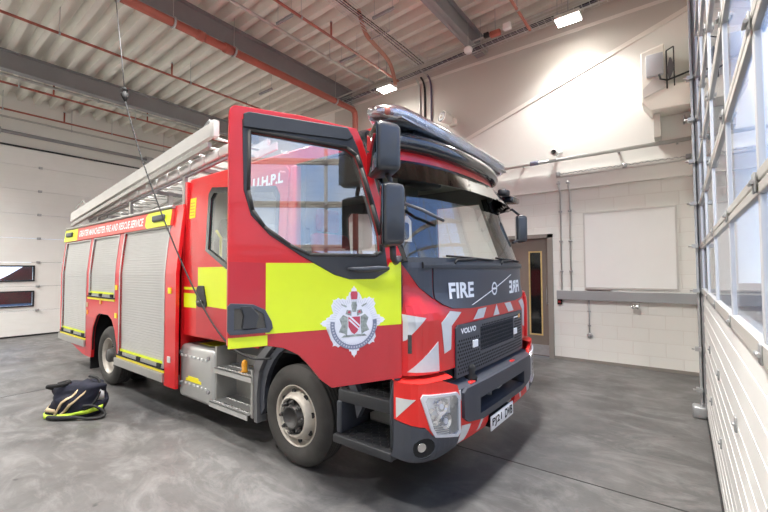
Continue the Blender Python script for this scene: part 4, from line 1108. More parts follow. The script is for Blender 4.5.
b.plate([(-1.18, 2.33), (-1.0, 2.29), (1.0, 2.29), (1.22, 2.33), (1.22, 2.47), (-1.18, 2.47)], 'glass_smoke', fn=visor, t0=0, t1=.006, step=.06)
b.obj('sun_visor', TR)
b = MB(); b.rbox(.86, 1.02, 1.0, 1.24, 2.40, 2.47, 'gloss_black', .02, 3); b.tube([(.8, 1.0, 2.5), (.9, 1.1, 2.44)], .02, 'gloss_black'); b.rbox(.90, 1.0, .86, 1.0, 2.46, 2.53, 'dark_plastic', .02); b.obj('side_camera', TR)
def mirror(x, y, z0, z1, w, d, name, yaw):
    b = MB(); Mx = Matrix.Translation((x, y, 0)) @ Matrix.Rotation(yaw, 4, 'Z')
    hh = (z1 - z0) / 2; zc = (z0 + z1) / 2
    def f(a, c, e):
        k = (e - zc) / hh; s_ = 1 - .12 * k * k; q = (a + d) / (2 * d)     # front side rounded
        return Mx @ Vector((a * (1 - .0 * k), c * s_ * (1 - .22 * q), zc + (e - zc) * (1 - .08 * q)))
    b.rbox(-d, d, -w, w, z0, z1, 'mirror_shell', .035, 4, fn=f); o = b.obj(name, TR)
    b = MB(); b.rbox(-d - .004, -d + .004, -w * .86, w * .86, z0 + .02, z1 - .02, 'mirror_dark', .003, 2, fn=lambda a, c, e: Mx @ Vector((a, c, e))); b.obj('mirror_glass', o)
mirror(1.07, -1.40, 2.23, 2.54, .150, .078, 'mirror', math.radians(52)); mirror(1.13, -1.40, 1.785, 2.175, .115, .068, 'mirror', math.radians(42))
mirror(1.02, 1.28, 1.95, 2.28, .09, .06, 'mirror', math.radians(25))
b = MB()
b.tube([(.72, -1.07, 2.55), (.9, -1.2, 2.60), (1.03, -1.36, 2.58), (1.08, -1.40, 2.50)], .016, 'dark_plastic', 8)
b.tube([(1.09, -1.40, 2.24), (1.12, -1.41, 2.2), (1.13, -1.41, 2.15)], .016, 'dark_plastic', 8)
b.tube([(.99, -1.13, 1.73), (1.05, -1.26, 1.70), (1.12, -1.38, 1.72), (1.13, -1.40, 1.80)], .02, 'dark_plastic', 8)
b.tube([(.98, 1.1, 1.95), (1.0, 1.2, 1.98), (1.02, 1.27, 2.0)], .014, 'dark_plastic', 8); b.tube([(.85, 1.07, 2.3), (.95, 1.18, 2.34), (1.02, 1.27, 2.26)], .014, 'dark_plastic', 8)
parts_of(b, 'mirror_arm', TR)
def wiper(pv, ang_pts):
    b = MB(); p = [cab(s, z, .03) for s, z in ang_pts]; b.tube(p, .010, 'matt_black', 6)
    a, c = ang_pts[-1]; s0 = cab(a - .38, c + .03, .016); b.tube([cab(a - .36 + .72 * i / 8, c + .02 - .02 * i / 8, .018) for i in range(9)], .009, 'matt_black', 6)
    b.lathe([(0, .03), (.03, .028), (.035, 0)], 'dark_plastic', c=(0, 0, 0), axis='z', seg=12) if False else None
    b.obj('wiper', TR)
wiper(0, [(-.70, 1.69), (-.66, 1.715), (-.40, 1.725)]); wiper(0, [(.1, 1.69), (.15, 1.715), (.40, 1.725)])
b = MB()
b.plate([(-1.0, 1.66), (1.0, 1.66), (1.0, 1.70), (-1.0, 1.70)], 'dark_plastic', fn=cab, t0=-.05, t1=.03, step=.06); b.obj('scuttle', TR)
b = MB(); b.tube([cab(-1.16, 2.12, .01), cab(-1.08, 2.14, .05), cab(-.9, 2.06, .06), cab(-.72, 2.0, .05)], .012, 'mudguard_grey', 6, sx=1.0); b.obj('kerb_mirror_arm', TR)

b = MB()
for i in range(15):
    u_ = -6.05 + i * .315; zc = 2.585 + (u_ + 6.05) * .0785
    b.rbox(u_, u_ + .30, -.95, -.86, zc, zc + .115, 'alu_white', .01, 1, fn=lambda a, c_, e, u_=u_: (a, c_, e + (a - u_) * .0785))
b.tube([(-6.05, -.905, 2.565), (-1.4, -.905, 2.565 + 4.65 * .0785)], .02, 'steel_grey', 8)
for u_ in (-5.6, -4.2, -2.5): b.box(u_ - .03, u_ + .03, -.925, -.885, 2.40, 2.57 + (u_ + 6.05) * .0785, 'ladder_grey')
b.obj('hose_tray', TR)

# ------------------------------------------------------------------ ladder on the roof (truck-aligned)
def tr_pt(u_, v_, z_):
    a = math.radians(-0.6); return Vector((-2.507 + u_ * math.cos(a) - v_ * math.sin(a), 3.350 + u_ * math.sin(a) + v_ * math.cos(a), z_))
LD = empty('ladder', (-2.507, 3.350, 0), math.radians(-0.6)); tag(LD, 'long aluminium extension ladder on the fire engine roof', 'ladder')
def lz(u_): return 2.60 + (u_ + 6.75) * .112
def beam(name, u0, u1, v0, v1, dz, h, m='alu_white', taper=0.0):
    b = MB(); q = [(u0, v0), (u1, v0), (u1, v1), (u0, v1)]
    vs_ = []
    for (a, c) in q:
        for zz in (0, h): vs_.append(b.bm.verts.new((a, c, lz(a) + dz + zz)))
    fs = [b.bm.faces.new([vs_[i] for i in f]) for f in ((0, 2, 4, 6), (1, 7, 5, 3), (0, 1, 3, 2), (2, 3, 5, 4), (4, 5, 7, 6), (6, 7, 1, 0))]
    b._faces(fs, m); return b
b = beam('stile', -6.75, -1.66, -1.02, -.97, .0, .16, 'alu_white'); 
b2 = b.obj('stile', LD, bevel=.004)
for v0, v1, dz, h, m, u1 in ((-1.02, -.97, -.10, .06, 'ladder_grey', -1.75), (-.28, -.23, .0, .16, 'alu_white', -1.66), (-.28, -.20, -.11, .06, 'ladder_grey', -1.75)):
    beam('stile', -6.72, u1, v0, v1, dz, h, m).obj('stile', LD, bevel=.004)
b = MB()
for v in (-.82, -.40):
    for i in range(2): pass
for v0 in (-.80, -.42):
    beam('stile', -6.4, -1.3, v0, v0 + .03, -.12, .09, 'alu_white').obj('inner_stile', LD, bevel=.003)
for i in range(17):
    u_ = -6.55 + i * .295; c = MB(); c.tube([(u_, -.98, lz(u_) + .06), (u_, -.26, lz(u_) + .06)], .016, 'alu', 10); c.obj('rung', LD)
for i in range(16):
    u_ = -6.24 + i * .30; c = MB(); c.tube([(u_, -.79, lz(u_) - .08), (u_, -.40, lz(u_) - .08)], .014, 'alu', 8); c.obj('rung', LD)
c = MB(); c.tube([(-1.85, -1.0, lz(-1.8) + .17), (-1.75, -1.0, lz(-1.8) + .22), (-1.62, -1.0, lz(-1.6) + .10)], .010, 'galv', 6); c.rbox(-1.70, -1.60, -1.03, -.96, lz(-1.65) - .02, lz(-1.65) + .17, 'alu_white', .01); c.obj('end_cap', LD)
c = MB(); c.tube([(-6.6, -1.0, lz(-6.6) + .15), (-6.4, -1.0, lz(-6.6) + .26), (-6.1, -1.0, lz(-6.1) + .26), (-5.95, -1.0, lz(-5.95) + .16)], .012, 'pipe_grey', 6); c.obj('grab_loop', LD)
# ------------------------------------------------------------------ hanging cable with its connector
pa = [tr_pt(-3.98, -1.3, 6.355), tr_pt(-3.84, -1.3, 5.75), tr_pt(-3.56, -1.3, 4.75), tr_pt(-3.40, -1.3, 4.12)]
pb = [tr_pt(-3.36, -1.3, 3.92), tr_pt(-2.85, -1.3, 3.12), tr_pt(-2.3, -1.28, 2.35), tr_pt(-1.77, -1.27, 1.715), tr_pt(-1.3, -1.25, 1.22), tr_pt(-.95, -1.22, .95), tr_pt(-.62, -1.20, .86), tr_pt(-.35, -1.18, .885)]
CB = empty('charging_cable', (pa[0].x, pa[0].y, 0)); CB['label'] = 'thin grey cable hanging from the roof down to the fire engine cab'; CB['category'] = 'cable'
off = Vector((pa[0].x, pa[0].y, 0))
def rel(l): return [p - off for p in l]
b = MB(); b.tube(rel(pa), .006, 'cable_grey', 6); b.obj('upper_cable', CB)
def smooth_pts(l, n=6):
    out = []
    for i in range(len(l) - 1):
        p0, p1, p2, p3 = l[max(i - 1, 0)], l[i], l[i + 1], l[min(i + 2, len(l) - 1)]
        for k in range(n):
            t = k / n; out.append(.5 * ((2 * p1) + (p2 - p0) * t + (2 * p0 - 5 * p1 + 4 * p2 - p3) * t * t + (3 * p1 - p0 - 3 * p2 + p3) * t ** 3))
    return out + [l[-1]]
b = MB(); b.tube(smooth_pts(rel(pb)), .009, 'cable_black', 6); b.obj('lower_cable', CB)
a0, a1 = rel([pa[-1], pb[0]]); dv = (a1 - a0)
b = MB(); b.tube([a0, a0 + dv * .2, a0 + dv * .25, a0 + dv * .45, a0 + dv * .5, a0 + dv * .8, a1], [.015, .045, .03, .03, .05, .03, .012], 'cable_black', 12); b.obj('connector', CB)

# ------------------------------------------------------------------ kit heap on the floor
JK = empty('fire_jacket', (-5.66, 1.56, 0)); tag(JK, 'folded navy fire jacket with tan and lime reflective bands on the floor', 'jacket')
from mathutils import noise as mnoise
def blob(prof_fn, nx, ny, m, name, par):
    b = MB(); R_ = []
    for j in range(ny + 1):
        R_.append([b.bm.verts.new(prof_fn(i / nx, j / ny)) for i in range(nx)])
    fs = [b.bm.faces.new((R_[j][i], R_[j][(i + 1) % nx], R_[j + 1][(i + 1) % nx], R_[j + 1][i])) for j in range(ny) for i in range(nx)]
    fs += [b.bm.faces.new(R_[0][::-1]), b.bm.faces.new(R_[-1])]
    b._faces(fs, m, True); return b
ca, sa = math.cos(math.radians(37)), math.sin(math.radians(37))     # heap axis roughly across the view
def jl(a, c, z): return Vector((a * ca - c * sa, a * sa + c * ca, z))
def jsurf(t, h, infl=0.0):
    # t angle 0..1, h 0..1 height
    ang = t * 2 * PI; z = .37 * h
    rx = .285 * (1 - .04 * h ** 1.5) * (1 + .05 * math.sin(3 * ang + 4 * h)) + infl; ry = .21 * (1 - .25 * h ** 1.6) * (1 + .07 * math.sin(2 * ang + 1)) + infl
    if h > .78: k = (h - .78) / .22; rx *= math.sqrt(max(.02, 1 - k * k)); ry *= math.sqrt(max(.02, 1 - k * k)); 
    p = jl(rx * math.cos(ang) + .06 * h, ry * math.sin(ang) + .02 * h, z * (1 + .05 * math.cos(ang)) + .005)
    nz_ = mnoise.noise(p * 7) * .055 + mnoise.noise(p * 16 + Vector((3, 1, 2))) * .018
    d = Vector((p.x, p.y, 0)); d = d.normalized() if d.length > .01 else d
    q = p + d * nz_; q.z = max(.004, p.z + nz_ * .5 * min(1, h * 4)); return q
b = blob(lambda t, h: jsurf(t, h), 64, 28, 'navy', 'jacket', JK); b.obj('folded_cloth', JK)
def jband(t0, t1, h0, h1, w, m, name, n=22):
    b = MB(); rows = []
    for i in range(n + 1):
        k = i / n; t = t0 + (t1 - t0) * k; h = h0 + (h1 - h0) * k
        rows.append([b.bm.verts.new(jsurf(t, max(.02, h + e), .012)) for e in (-w, w)])
    fs = [b.bm.faces.new((rows[i][0], rows[i + 1][0], rows[i + 1][1], rows[i][1])) for i in range(n)]
    b._faces(fs, m, True); o = b.obj(name, JK); s_ = o.modifiers.new('s', 'SOLIDIFY'); s_.thickness = .006
jband(.48, .68, .30, .24, .06, 'silver_band', 'tan_band'); jband(.67, .79, .12, .80, .055, 'silver_band', 'tan_band'); jband(.72, .84, .12, .74, .045, 'silver_band', 'tan_band')
jband(.52, .70, .08, .06, .06, 'lime_band', 'lime_band'); jband(.70, .97, .10, .20, .06, 'lime_band', 'lime_band')
jband(.93, .985, .62, .55, .13, 'label_white', 'white_label', 6)
b = MB(); b.tube(smooth_pts([jl(-.22, -.06, .31), jl(-.24, -.11, .34), jl(-.18, -.15, .36), jl(-.08, -.12, .365), jl(-.06, -.04, .37), jl(-.12, .02, .365), jl(-.20, -.02, .345)]), .022, 'matt_black', 10); b.obj('collar', JK)
b = MB(); b.tube(smooth_pts([jl(.20, -.16, .14), jl(.28, -.14, .14), jl(.36, -.12, .10), jl(.42, -.12, .04), jl(.40, -.18, .02), jl(.30, -.21, .02), jl(.15, -.22, .04)]), .015, 'cable_black', 8); b.obj('strap', JK)
b = MB(); b.tube(smooth_pts([jl(.16, -.02, .44), jl(.27, -.02, .40), jl(.31, -.06, .26), jl(.27, -.12, .14), jl(.20, -.15, .10)]), .014, 'cable_black', 8); b.obj('strap', JK)
b = MB(); b.rbox(.0, .0, 0, 0, 0, 0, 'navy', 0) if False else None; b.bm.free()
b = MB(); b.tube(smooth_pts([jl(-.16, -.20, .03), jl(0, -.22, .03), jl(.16, -.20, .03)]), [.025] * 13, 'matt_black', 8); b.obj('boot_edge', JK)

# ------------------------------------------------------------------ back wall furniture
def wbox(name, x0, x1, z0, z1, d, m, label=None, cat=None, y=YB, bevel=.004, group=None):
    b = MB(); b.box(x0, x1, y - d, y, z0, z1, m); o = b.obj(name, None, bevel)
    if label: tag(o, label, cat, group)
    return o
W = empty('whiteboard', (-.71, YB, 1.32)); tag(W, 'large blank whiteboard on the cream block wall', 'whiteboard')
b = MB(); b.box(-.66, .66, -.02, 0, 0, 1.32, 'whiteboard'); b.obj('panel', W)
b = MB(); b.plate([(-.675, -.015), (.675, -.015), (.675, 1.335), (-.675, 1.335)], 'alu_white', [[(-.65, .01), (.65, .01), (.65, 1.31), (-.65, 1.31)]], fn=lambda a, c, t: (a, -.0 - t, c), t0=0, t1=.028); b.obj('frame', W)
b = MB(); b.box(-.66, -.25, -.08, 0, -.035, -.018, 'alu'); b.obj('pen_tray', W)
TRK = wbox('dado_trunking', -1.84, .185, 1.10, 1.26, .09, 'trunking', 'grey dado trunking running below the whiteboard', 'trunking')
SW = empty('isolator_switch', (-1.80, YB, 1.0)); tag(SW, 'small red and black switch under the left end of the trunking', 'switch')
b = MB(); b.rbox(-.04, .04, -.05, 0, .0, .10, 'matt_black', .008); b.obj('box', SW); b = MB(); b.rbox(-.02, .02, -.07, -.045, .03, .07, 'seat_red', .006); b.obj('switch_knob', SW)
SK = empty('wall_socket', (-1.32, YB, .46)); tag(SK, 'round grey socket at the end of the short conduit drop', 'socket')
b = MB(); b.lathe([(-.04, 0), (-.04, .035), (-.035, .045), (0, .045)], 'galv', c=(0, 0, .02), axis='y', seg=20); b.obj('back_box', SK)
b = MB(); b.rbox(-.03, .03, -.05, -.035, -.01, .05, 'steel_grey', .008); b.obj('faceplate', SK)
b = MB(); b.tube([(-1.32, YB - .02, 1.10), (-1.32, YB - .02, .50)], .012, 'galv', 8)
for zz in (.9, .65): b.rbox(-1.345, -1.295, YB - .03, YB, zz - .012, zz + .012, 'galv', .004)
tag(b.obj('conduit'), 'short vertical conduit dropping from the trunking to the socket', 'conduit')
EL = empty('emergency_light', (-.62, YB - .03, 1.02)); tag(EL, 'small twin-head white fitting under the middle of the trunking', 'lamp')
b = MB(); b.rbox(-.06, .06, -.04, .03, .03, .08, 'alu_white', .02, 3); b.obj('body', EL)
for sx in (-.03, .03):
    b = MB(); b.lathe([(-.10, .0), (-.10, .026), (-.06, .028), (-.02, .02), (-.02, 0)], 'chrome', c=(sx, 0, .0), axis='y', seg=18); b.obj('lamp_head', EL)
# pair of conduits rising beside the whiteboard
for i, (xx, lab) in enumerate(((-1.76, 'left of the two vertical conduits between door and whiteboard'), (-1.60, 'right of the two vertical conduits between door and whiteboard'))):
    C_ = empty('conduit', (xx, YB, 1.26)); tag(C_, lab, 'conduit', 'conduits above the trunking')
    b = MB(); b.tube([(0, -.02, 0), (0, -.02, 1.80), (0, -.14, 1.88), (0, -.14, 1.99)], .014, 'conduit_grey', 8); b.obj('pipe', C_)
    for zz in (.35, .9, 1.45, 1.95):
        c = MB(); d_ = .12 if zz > 1.9 else 0; c.rbox(-.03, .03, -.04 - d_, -d_ + 0, zz - .015, zz + .015, 'galv', .004); c.obj('clamp', C_)
# horizontal door rail / pipes across the wall
RP = empty('wall_pipe', (-1.4, YB - .2, 3.64)); tag(RP, 'long grey pipe with a blue coupling high on the back wall', 'pipe')
b = MB(); b.tube([(-5.2, 0, -.02), (1.58, 0, .0)], .032, 'pipe_grey', 12); b.obj('pipe', RP)
b = MB(); b.tube([(-.83, 0, 0), (-.68, 0, 0)], .045, 'crest_blue', 12); b.obj('coupling', RP)
for xx in (-3.0, -1.0, .6, 1.4): 
    b = MB(); b.box(xx - .015, xx + .015, -.0, .17, -.02, .02, 'galv'); b.obj('bracket', RP)
CH = empty('chain_track', (-.8, YB - .16, 3.38)); tag(CH, 'chain link track below the grey pipe on the back wall', 'track')
b = MB(); 
for i in range(44): 
    x_ = -.98 + i * .045; b.tube([(x_, 0, .012 * (1 if i % 2 else -1)), (x_ + .04, 0, -.012 * (1 if i % 2 else -1))], .006, 'galv', 4)
b.obj('chain', CH)
b = MB(); b.box(-1.0, .98, .02, .06, -.05, -.03, 'alu_white'); b.rbox(-.99, -.93, -.03, .06, -.04, .04, 'galv', .01); b.rbox(.05, .12, -.03, .06, -.04, .03, 'galv', .01); b.rbox(.9, .97, -.03, .06, -.04, .03, 'steel_grey', .01); b.obj('support', CH)
# CCTV camera
CC = empty('cctv_camera', (-1.80, YB - .1, 3.78)); tag(CC, 'small white camera on the wall just above the long grey pipe', 'camera')
b = MB(); b.lathe([(-.16, .03), (-.16, .055), (-.02, .05), (.0, .03), (.02, 0)], 'alu_white', c=(0, 0, 0), axis='y', seg=20); b.cyl((0, 0, 0), (.10, .08, .03), .015, 'alu_white'); b.obj('body', CC)
b = MB(); b.cyl((0, -.165, 0), (0, -.14, 0), .042, 'gloss_black'); b.obj('lens', CC)
# speaker horn
HS = empty('horn_speaker', (-4.02, YB - .12, 4.92)); tag(HS, 'beige horn speaker high on the wall above the windscreen', 'speaker')
hd = Vector((-.35, -.9, .0)).normalized()
b = MB(); b.tube([Vector((.08, .0, 0)), Vector((.05, -.04, 0)), Vector((-.02, -.20, .03))], [.11, .10, .13], 'casing', 20); b.rbox(.02, .20, -.02, .12, -.14, .02, 'casing', .03, 3); b.obj('body', HS)
b = MB(); b.tube([Vector((-.022, -.203, .03)), Vector((-.026, -.215, .032))], [.115, .09], 'steel_grey', 20); b.tube([Vector((-.026, -.214, .032)), Vector((-.028, -.23, .034))], [.05, .02], 'casing', 14); b.obj('horn_mouth', HS)
# heater casing box over the corner
HB = empty('air_heater', (-.10, YB, 4.1)); tag(HB, 'big cream wall unit beside the top of the glazed door', 'heater')
b = MB(); b.plate([(-.33, .16), (-.33, .96), (-.02, 1.02), (-.02, .38), (.28, .34), (.28, -.0), (-.22, -.0)], 'casing', fn=lambda a, c, t: (a, -.03 - t, c), t0=0, t1=.42); b.obj('casing', HB, bevel=.02)
b = MB(); b.rbox(-.26, -.04, -.52, -.45, .52, .86, 'box_grey', .01); b.obj('control_box', HB)
b = MB(); b.plate([(-.20, .86), (-.02, .92), (-.02, .52), (-.20, .50)], 'casing', fn=lambda a, c, t: (a, -.45 - t, c), t0=0, t1=.01); b.plate([(-.31, .36), (-.15, .52), (-.02, .40), (-.02, .32), (-.31, .22)], 'alu_white', fn=lambda a, c, t: (a, -.45 - t, c), t0=0, t1=.012); b.obj('cover_panel', HB)
b = MB(); 
b.tube([(-.10, -.50, .54), (-.08, -.52, .44), (.0, -.52, .40), (.12, -.50, .43), (.28, -.46, .48)], .014, 'cable_black', 8)
b.obj('flex', HB)
b = MB(); b.tube([(-.0, -.5, .86), (.0, -.5, .28)], .012, 'rail_black', 6); b.tube([(.09, -.5, .90), (.09, -.5, .30)], .010, 'rail_black', 6); b.tube([(.0, -.5, .86), (.09, -.5, .90)], .010, 'rail_black', 6)
for i in range(5): b.tube(smooth_pts([Vector((.04, -.50, .74)), Vector((.015 + .01 * i, -.51, .58)), Vector((.03, -.51, .42)), Vector((.06 + .006 * i, -.51, .58)), Vector((.05, -.50, .74))]), .007, 'cable_grey', 6)
b.obj('cable_coil', HB)
b = MB(); b.box(-.29, -.20, YB - .30, YB - .03, 3.72, 4.1, 'wall_grey'); tag(b.obj('bracket_post'), 'grey-beige post carrying the cream wall unit', 'post')
b = MB(); b.tube([(.09, YB - .1, 3.98), (.18, YB - .1, 3.98)], .012, 'galv', 8); b.rbox(.08, .11, YB - .14, YB - .03, 3.92, 4.04, 'galv', .005); b.rbox(.16, .185, YB - .14, YB - .03, 3.94, 4.02, 'steel_grey', .005); tag(b.obj('bracket_fixing'), 'small metal fixing on the wall under the cream unit', 'bracket')

# ------------------------------------------------------------------ pipes and trays under the deck
def pipe(name, pts, r, m, label, group=None, drops=None, seg=10):
    P_ = empty(name, pts[0]); tag(P_, label, 'pipe', group); o_ = Vector(pts[0])
    b = MB(); b.tube([Vector(p) - o_ for p in pts], r, m, seg); b.obj('pipe', P_)
    for d in (drops or []):
        c = MB(); q = Vector(d) - o_; c.tube([q, q + Vector((0, 0, -.14))], .016, m, 8); c.lathe([(-.14, .022), (-.165, .03), (-.17, 0)], 'galv', c=q, axis='z', seg=10); c.obj('sprinkler', P_)
    return P_
def hangers(P_, pts, r):
    for p in pts:
        q = Vector(p) - P_.location; c = MB(); c.tube([q + Vector((0, 0, -r - .01)), Vector((q.x, q.y, deck_z(p[0]) - P_.location.z))], .006, 'galv', 5); c.tube([q + Vector((0, -.015, 0)), q + Vector((0, .015, 0))], r * 1.3, 'galv', 12); c.obj('hanger', P_)
P1 = pipe('sprinkler_main', [(-6.55, YF, 5.72), (-6.55, 7.42, 5.72), (-6.55, 7.50, 5.66), (-6.55, 7.52, 5.55), (-6.55, 7.52, 2.0)], .075, 'pipe_red', 'thick red sprinkler main under the middle roof beam')
hangers(P1, [(-6.55, y, 5.72) for y in (.5, 2.2, 3.0, 4.1, 6.8)], .075)
b = MB(); b.tube([(0, 7.0, 0), (0, 7.12, 0)], .085, 'pipe_red', 12); b.tube([(0, 3.9 - YF, 0), (0, 4.05 - YF, 0)], .088, 'pipe_red', 12); b.obj('coupling', P1)
P2 = pipe('sprinkler_pipe', [(-8.55, YF, 5.80), (-8.55, 7.4, 5.80)], .024, 'pipe_red', 'thin red sprinkler pipe between the far and middle roof beams', 'thin sprinkler pipes')
P3 = pipe('sprinkler_pipe', [(-11.45, YF, 5.70), (-11.45, 7.4, 5.70)], .024, 'pipe_red', 'thin red sprinkler pipe beyond the furthest roof beam', 'thin sprinkler pipes')
P4 = pipe('sprinkler_pipe', [(-4.92, YF, 5.84), (-4.92, 7.1, 5.84)], .024, 'pipe_red', 'thin red sprinkler pipe between the middle and nearest roof beams', 'thin sprinkler pipes')
P5 = pipe('sprinkler_pipe', [(-2.05, YF, 5.92), (-2.05, 7.1, 5.92)], .024, 'pipe_red', 'thin red sprinkler pipe nearest the glazed door', 'thin sprinkler pipes')
P6 = pipe('sprinkler_pipe', [(-13.05, YF, 5.62), (-13.05, 7.4, 5.62)], .022, 'pipe_red', 'thin red pipe along the wall over the white door', 'thin sprinkler pipes')
for P_, x_, z_, ys in ((P2, -8.55, 5.80, (1.2, 3.9)), (P3, -11.45, 5.70, (2.6, 4.6)), (P4, -4.92, 5.84, (3.0, 5.0)), (P5, -2.05, 5.92, (6.0,)), (P6, -13.05, 5.62, (3.2,))):
    for y_ in ys:
        c = MB(); q = Vector((x_, y_, z_)) - P_.location; c.tube([q, q + Vector((0, 0, .26))], .018, P_ and 'pipe_red', 8); c.lathe([(.26, .03), (.285, .02), (.29, 0)], 'galv', c=q, axis='z', seg=10); c.obj('sprinkler', P_)
    hangers(P_, [(x_, y_, z_) for y_ in (.4, 2.0, 4.3, 6.4)], .024)
P7 = pipe('heating_pipe', [(-11.2, YF, 5.78), (-11.2, 7.4, 5.78)], .03, 'pipe_grey', 'pale pipe clipped beside the furthest roof beam')
P8 = pipe('heating_pipe', [(-5.75, YF, 6.05), (-5.75, 6.6, 6.05), (-5.6, 7.1, 6.0)], .028, 'pipe_grey', 'pale pipe running beside the middle roof beam')
P9 = pipe('wall_pipe', [(-13.2, YF, 5.48), (-13.2, 7.4, 5.48)], .025, 'pipe_grey', 'pale pipe just under the thin red pipe over the white door')
hangers(P7, [(-11.2, y, 5.78) for y in (1.0, 3.4, 5.8)], .03); hangers(P8, [(-5.75, y, 6.05) for y in (1.0, 3.4, 5.8)], .028); hangers(P9, [(-13.2, y, 5.48) for y in (1.0, 3.4, 5.8)], .025)
P10 = pipe('door_shaft', [(XL + .28, -1.6, 5.12), (XL + .28, 5.6, 5.12)], .045, 'steel_grey', 'dark spring shaft along the top of the white door'); P10['category'] = 'shaft'
for y_ in (-1.4, 1.9, 5.4):
    c = MB(); q = Vector((XL + .28, y_, 5.12)) - P10.location; c.tube([q + Vector((0, -.1, 0)), q + Vector((0, .1, 0))], .09, 'galv', 14); c.box(q.x - .275, q.x, q.y - .12, q.y - .10, q.z - .1, q.z + .1, 'galv'); c.obj('drum', P10)
# cable tray along the back wall
def tray(name, p0, p1, w, label, cat='cable tray', axis='x'):
    T_ = empty(name, p0); tag(T_, label, cat, 'cable trays under the deck'); a, c = Vector((0, 0, 0)), Vector(p1) - Vector(p0); d = c.normalized(); n_ = Vector((-d.y, d.x, 0)).normalized()
    b = MB()
    for sg in (-1, 1):
        for hh in (0, .05): b.tube([a + n_ * w / 2 * sg + Vector((0, 0, hh)), c + n_ * w / 2 * sg + Vector((0, 0, hh))], .005, 'alu', 5)
    L_ = c.length; n = int(L_ / .12)
    for i in range(n + 1):
        q = d * (L_ * i / n); b.tube([q - n_ * w / 2, q + n_ * w / 2], .004, 'alu', 4)
    b.obj('basket', T_)
    b = MB(); 
    for k in range(4):
        o2 = n_ * (-.3 + k * .18) * w; pts_ = [d * (L_ * i / 14) + o2 + Vector((0, 0, .015 + .006 * math.sin(i * 2.1 + k))) + n_ * .01 * math.sin(i * 1.3 + k) for i in range(15)]
        b.tube(pts_, .009, ('cable_black', 'purple_cable', 'cable_grey', 'label_white')[k], 5)
    b.obj('cables', T_)
    for i in range(1, int(L_ / 1.4) + 1):
        q = d * (i * 1.4 - .5)
        c2 = MB()
        for sg in (-1, 1): 
            h_ = q + n_ * w * .7 * sg; c2.tube([h_, Vector((h_.x, h_.y, deck_z(h_.x + p0[0]) - p0[2]))], .005, 'galv', 4)
        c2.box(-.0, .0, 0, 0, 0, 0, 'galv'); c2.tube([q - n_ * w * .75 + Vector((0, 0, -.02)), q + n_ * w * .75 + Vector((0, 0, -.02))], .014, 'galv', 4); c2.obj('hanger', T_)
    return T_
tray('cable_tray', (-6.7, 7.32, 5.90), (.1, 7.32, 6.16), .24, 'wire cable tray running along the back wall under the deck')
tray('cable_tray', (-4.35, YF, 6.02), (-4.35, 7.1, 6.02), .30, 'wire cable tray crossing the deck towards the back wall')
b = MB(); b.box(-7.0, .1, 7.16, 7.175, 5.99, 6.02, 'alu_white', fn=lambda x, y, z: (x, y, z + (x + 6.7) * .038)); tag(b.obj('lamp_rail'), 'pale rail carrying the two bright lamps', 'rail')
# conduits dropping down wall by the speaker
for i, (xx, m_, lab) in enumerate(((-4.75, 'pipe_grey', 'pale conduit, left of the three dropping down the wall by the horn speaker'), (-4.62, 'cable_black', 'dark conduit between its two neighbours by the horn speaker'), (-4.45, 'purple_cable', 'purple-grey conduit nearest the horn speaker'))):
    b = MB(); b.tube(smooth_pts([Vector((xx, 7.57, 6.02)), Vector((xx, 7.68, 5.95)), Vector((xx, YB - .06, 5.75)), Vector((xx, YB - .06, 5.2)), Vector((xx, YB - .06, 4.2)), Vector((xx, YB - .06, 3.0))]), .022, m_, 8); tag(b.obj('drop_conduit'), lab, 'conduit', 'conduits dropping by the horn speaker')
# ceiling sensor and small objects
b = MB(); b.lathe([(0, .0), (0, .07), (.05, .09), (.10, .06), (.13, 0)], 'whiteboard', c=(-3.15, 6.9, 5.80), axis='z', seg=20); b.tube([(-3.15, 6.9, 5.9), (-3.15, 6.9, 6.4)], .006, 'galv', 5); tag(b.obj('smoke_detector'), 'round white detector hanging by the nearest roof beam', 'detector')
VU = empty('valve_set', (-2.55, 7.0, 6.02)); tag(VU, 'red and black valve set on the tray rail', 'valve')
b = MB(); b.rbox(-.2, .0, -.05, .05, -.04, .06, 'pipe_red', .02); b.tube([(-.1, 0, .05), (-.1, 0, deck_z(-2.65) - 6.04)], .006, 'galv', 5); b.obj('body', VU)
b = MB(); b.rbox(-.32, -.22, -.04, .04, .0, .08, 'rail_black', .01); b.rbox(.05, .2, -.05, .05, .0, .12, 'whiteboard', .02); b.obj('actuator', VU)
b = MB(); b.tube(smooth_pts([Vector((-4.62, 5.4, 6.44)), Vector((-4.62, 5.6, 6.10)), Vector((-4.64, 5.9, 6.02)), Vector((-4.66, 6.4, 5.9)), Vector((-4.66, 6.6, 5.6)), Vector((-4.66, 6.62, 5.5))]), .04, 'pipe_faded', 10); tag(b.obj('duct_bend'), 'faded red pipe bend under the deck near the cable tray', 'pipe')
for i, (x_, y_, L_, lab) in enumerate(((-5.35, 4.3, .42, 'short hanging strut beside the middle beam, furthest from the back wall'), (-5.3, 5.9, .5, 'short hanging strut above the open door'), (-3.9, 5.2, .45, 'short hanging strut near the nearest beam'), (-3.8, 4.2, .45, 'short hanging strut at the top edge near the nearest beam'), (-7.9, 5.8, .5, 'short hanging strut beyond the middle beam'))):
    b = MB(); b.box(x_ - L_ / 2, x_ + L_ / 2, y_ - .02, y_ + .02, 5.95, 5.99, 'steel_grey'); 
    for sx in (-1, 1): b.tube([(x_ + sx * L_ * .42, y_, 5.97), (x_ + sx * L_ * .42, y_, deck_z(x_))], .005, 'galv', 4)
    tag(b.obj('hanging_strut'), lab, 'strut', 'hanging struts under the deck')

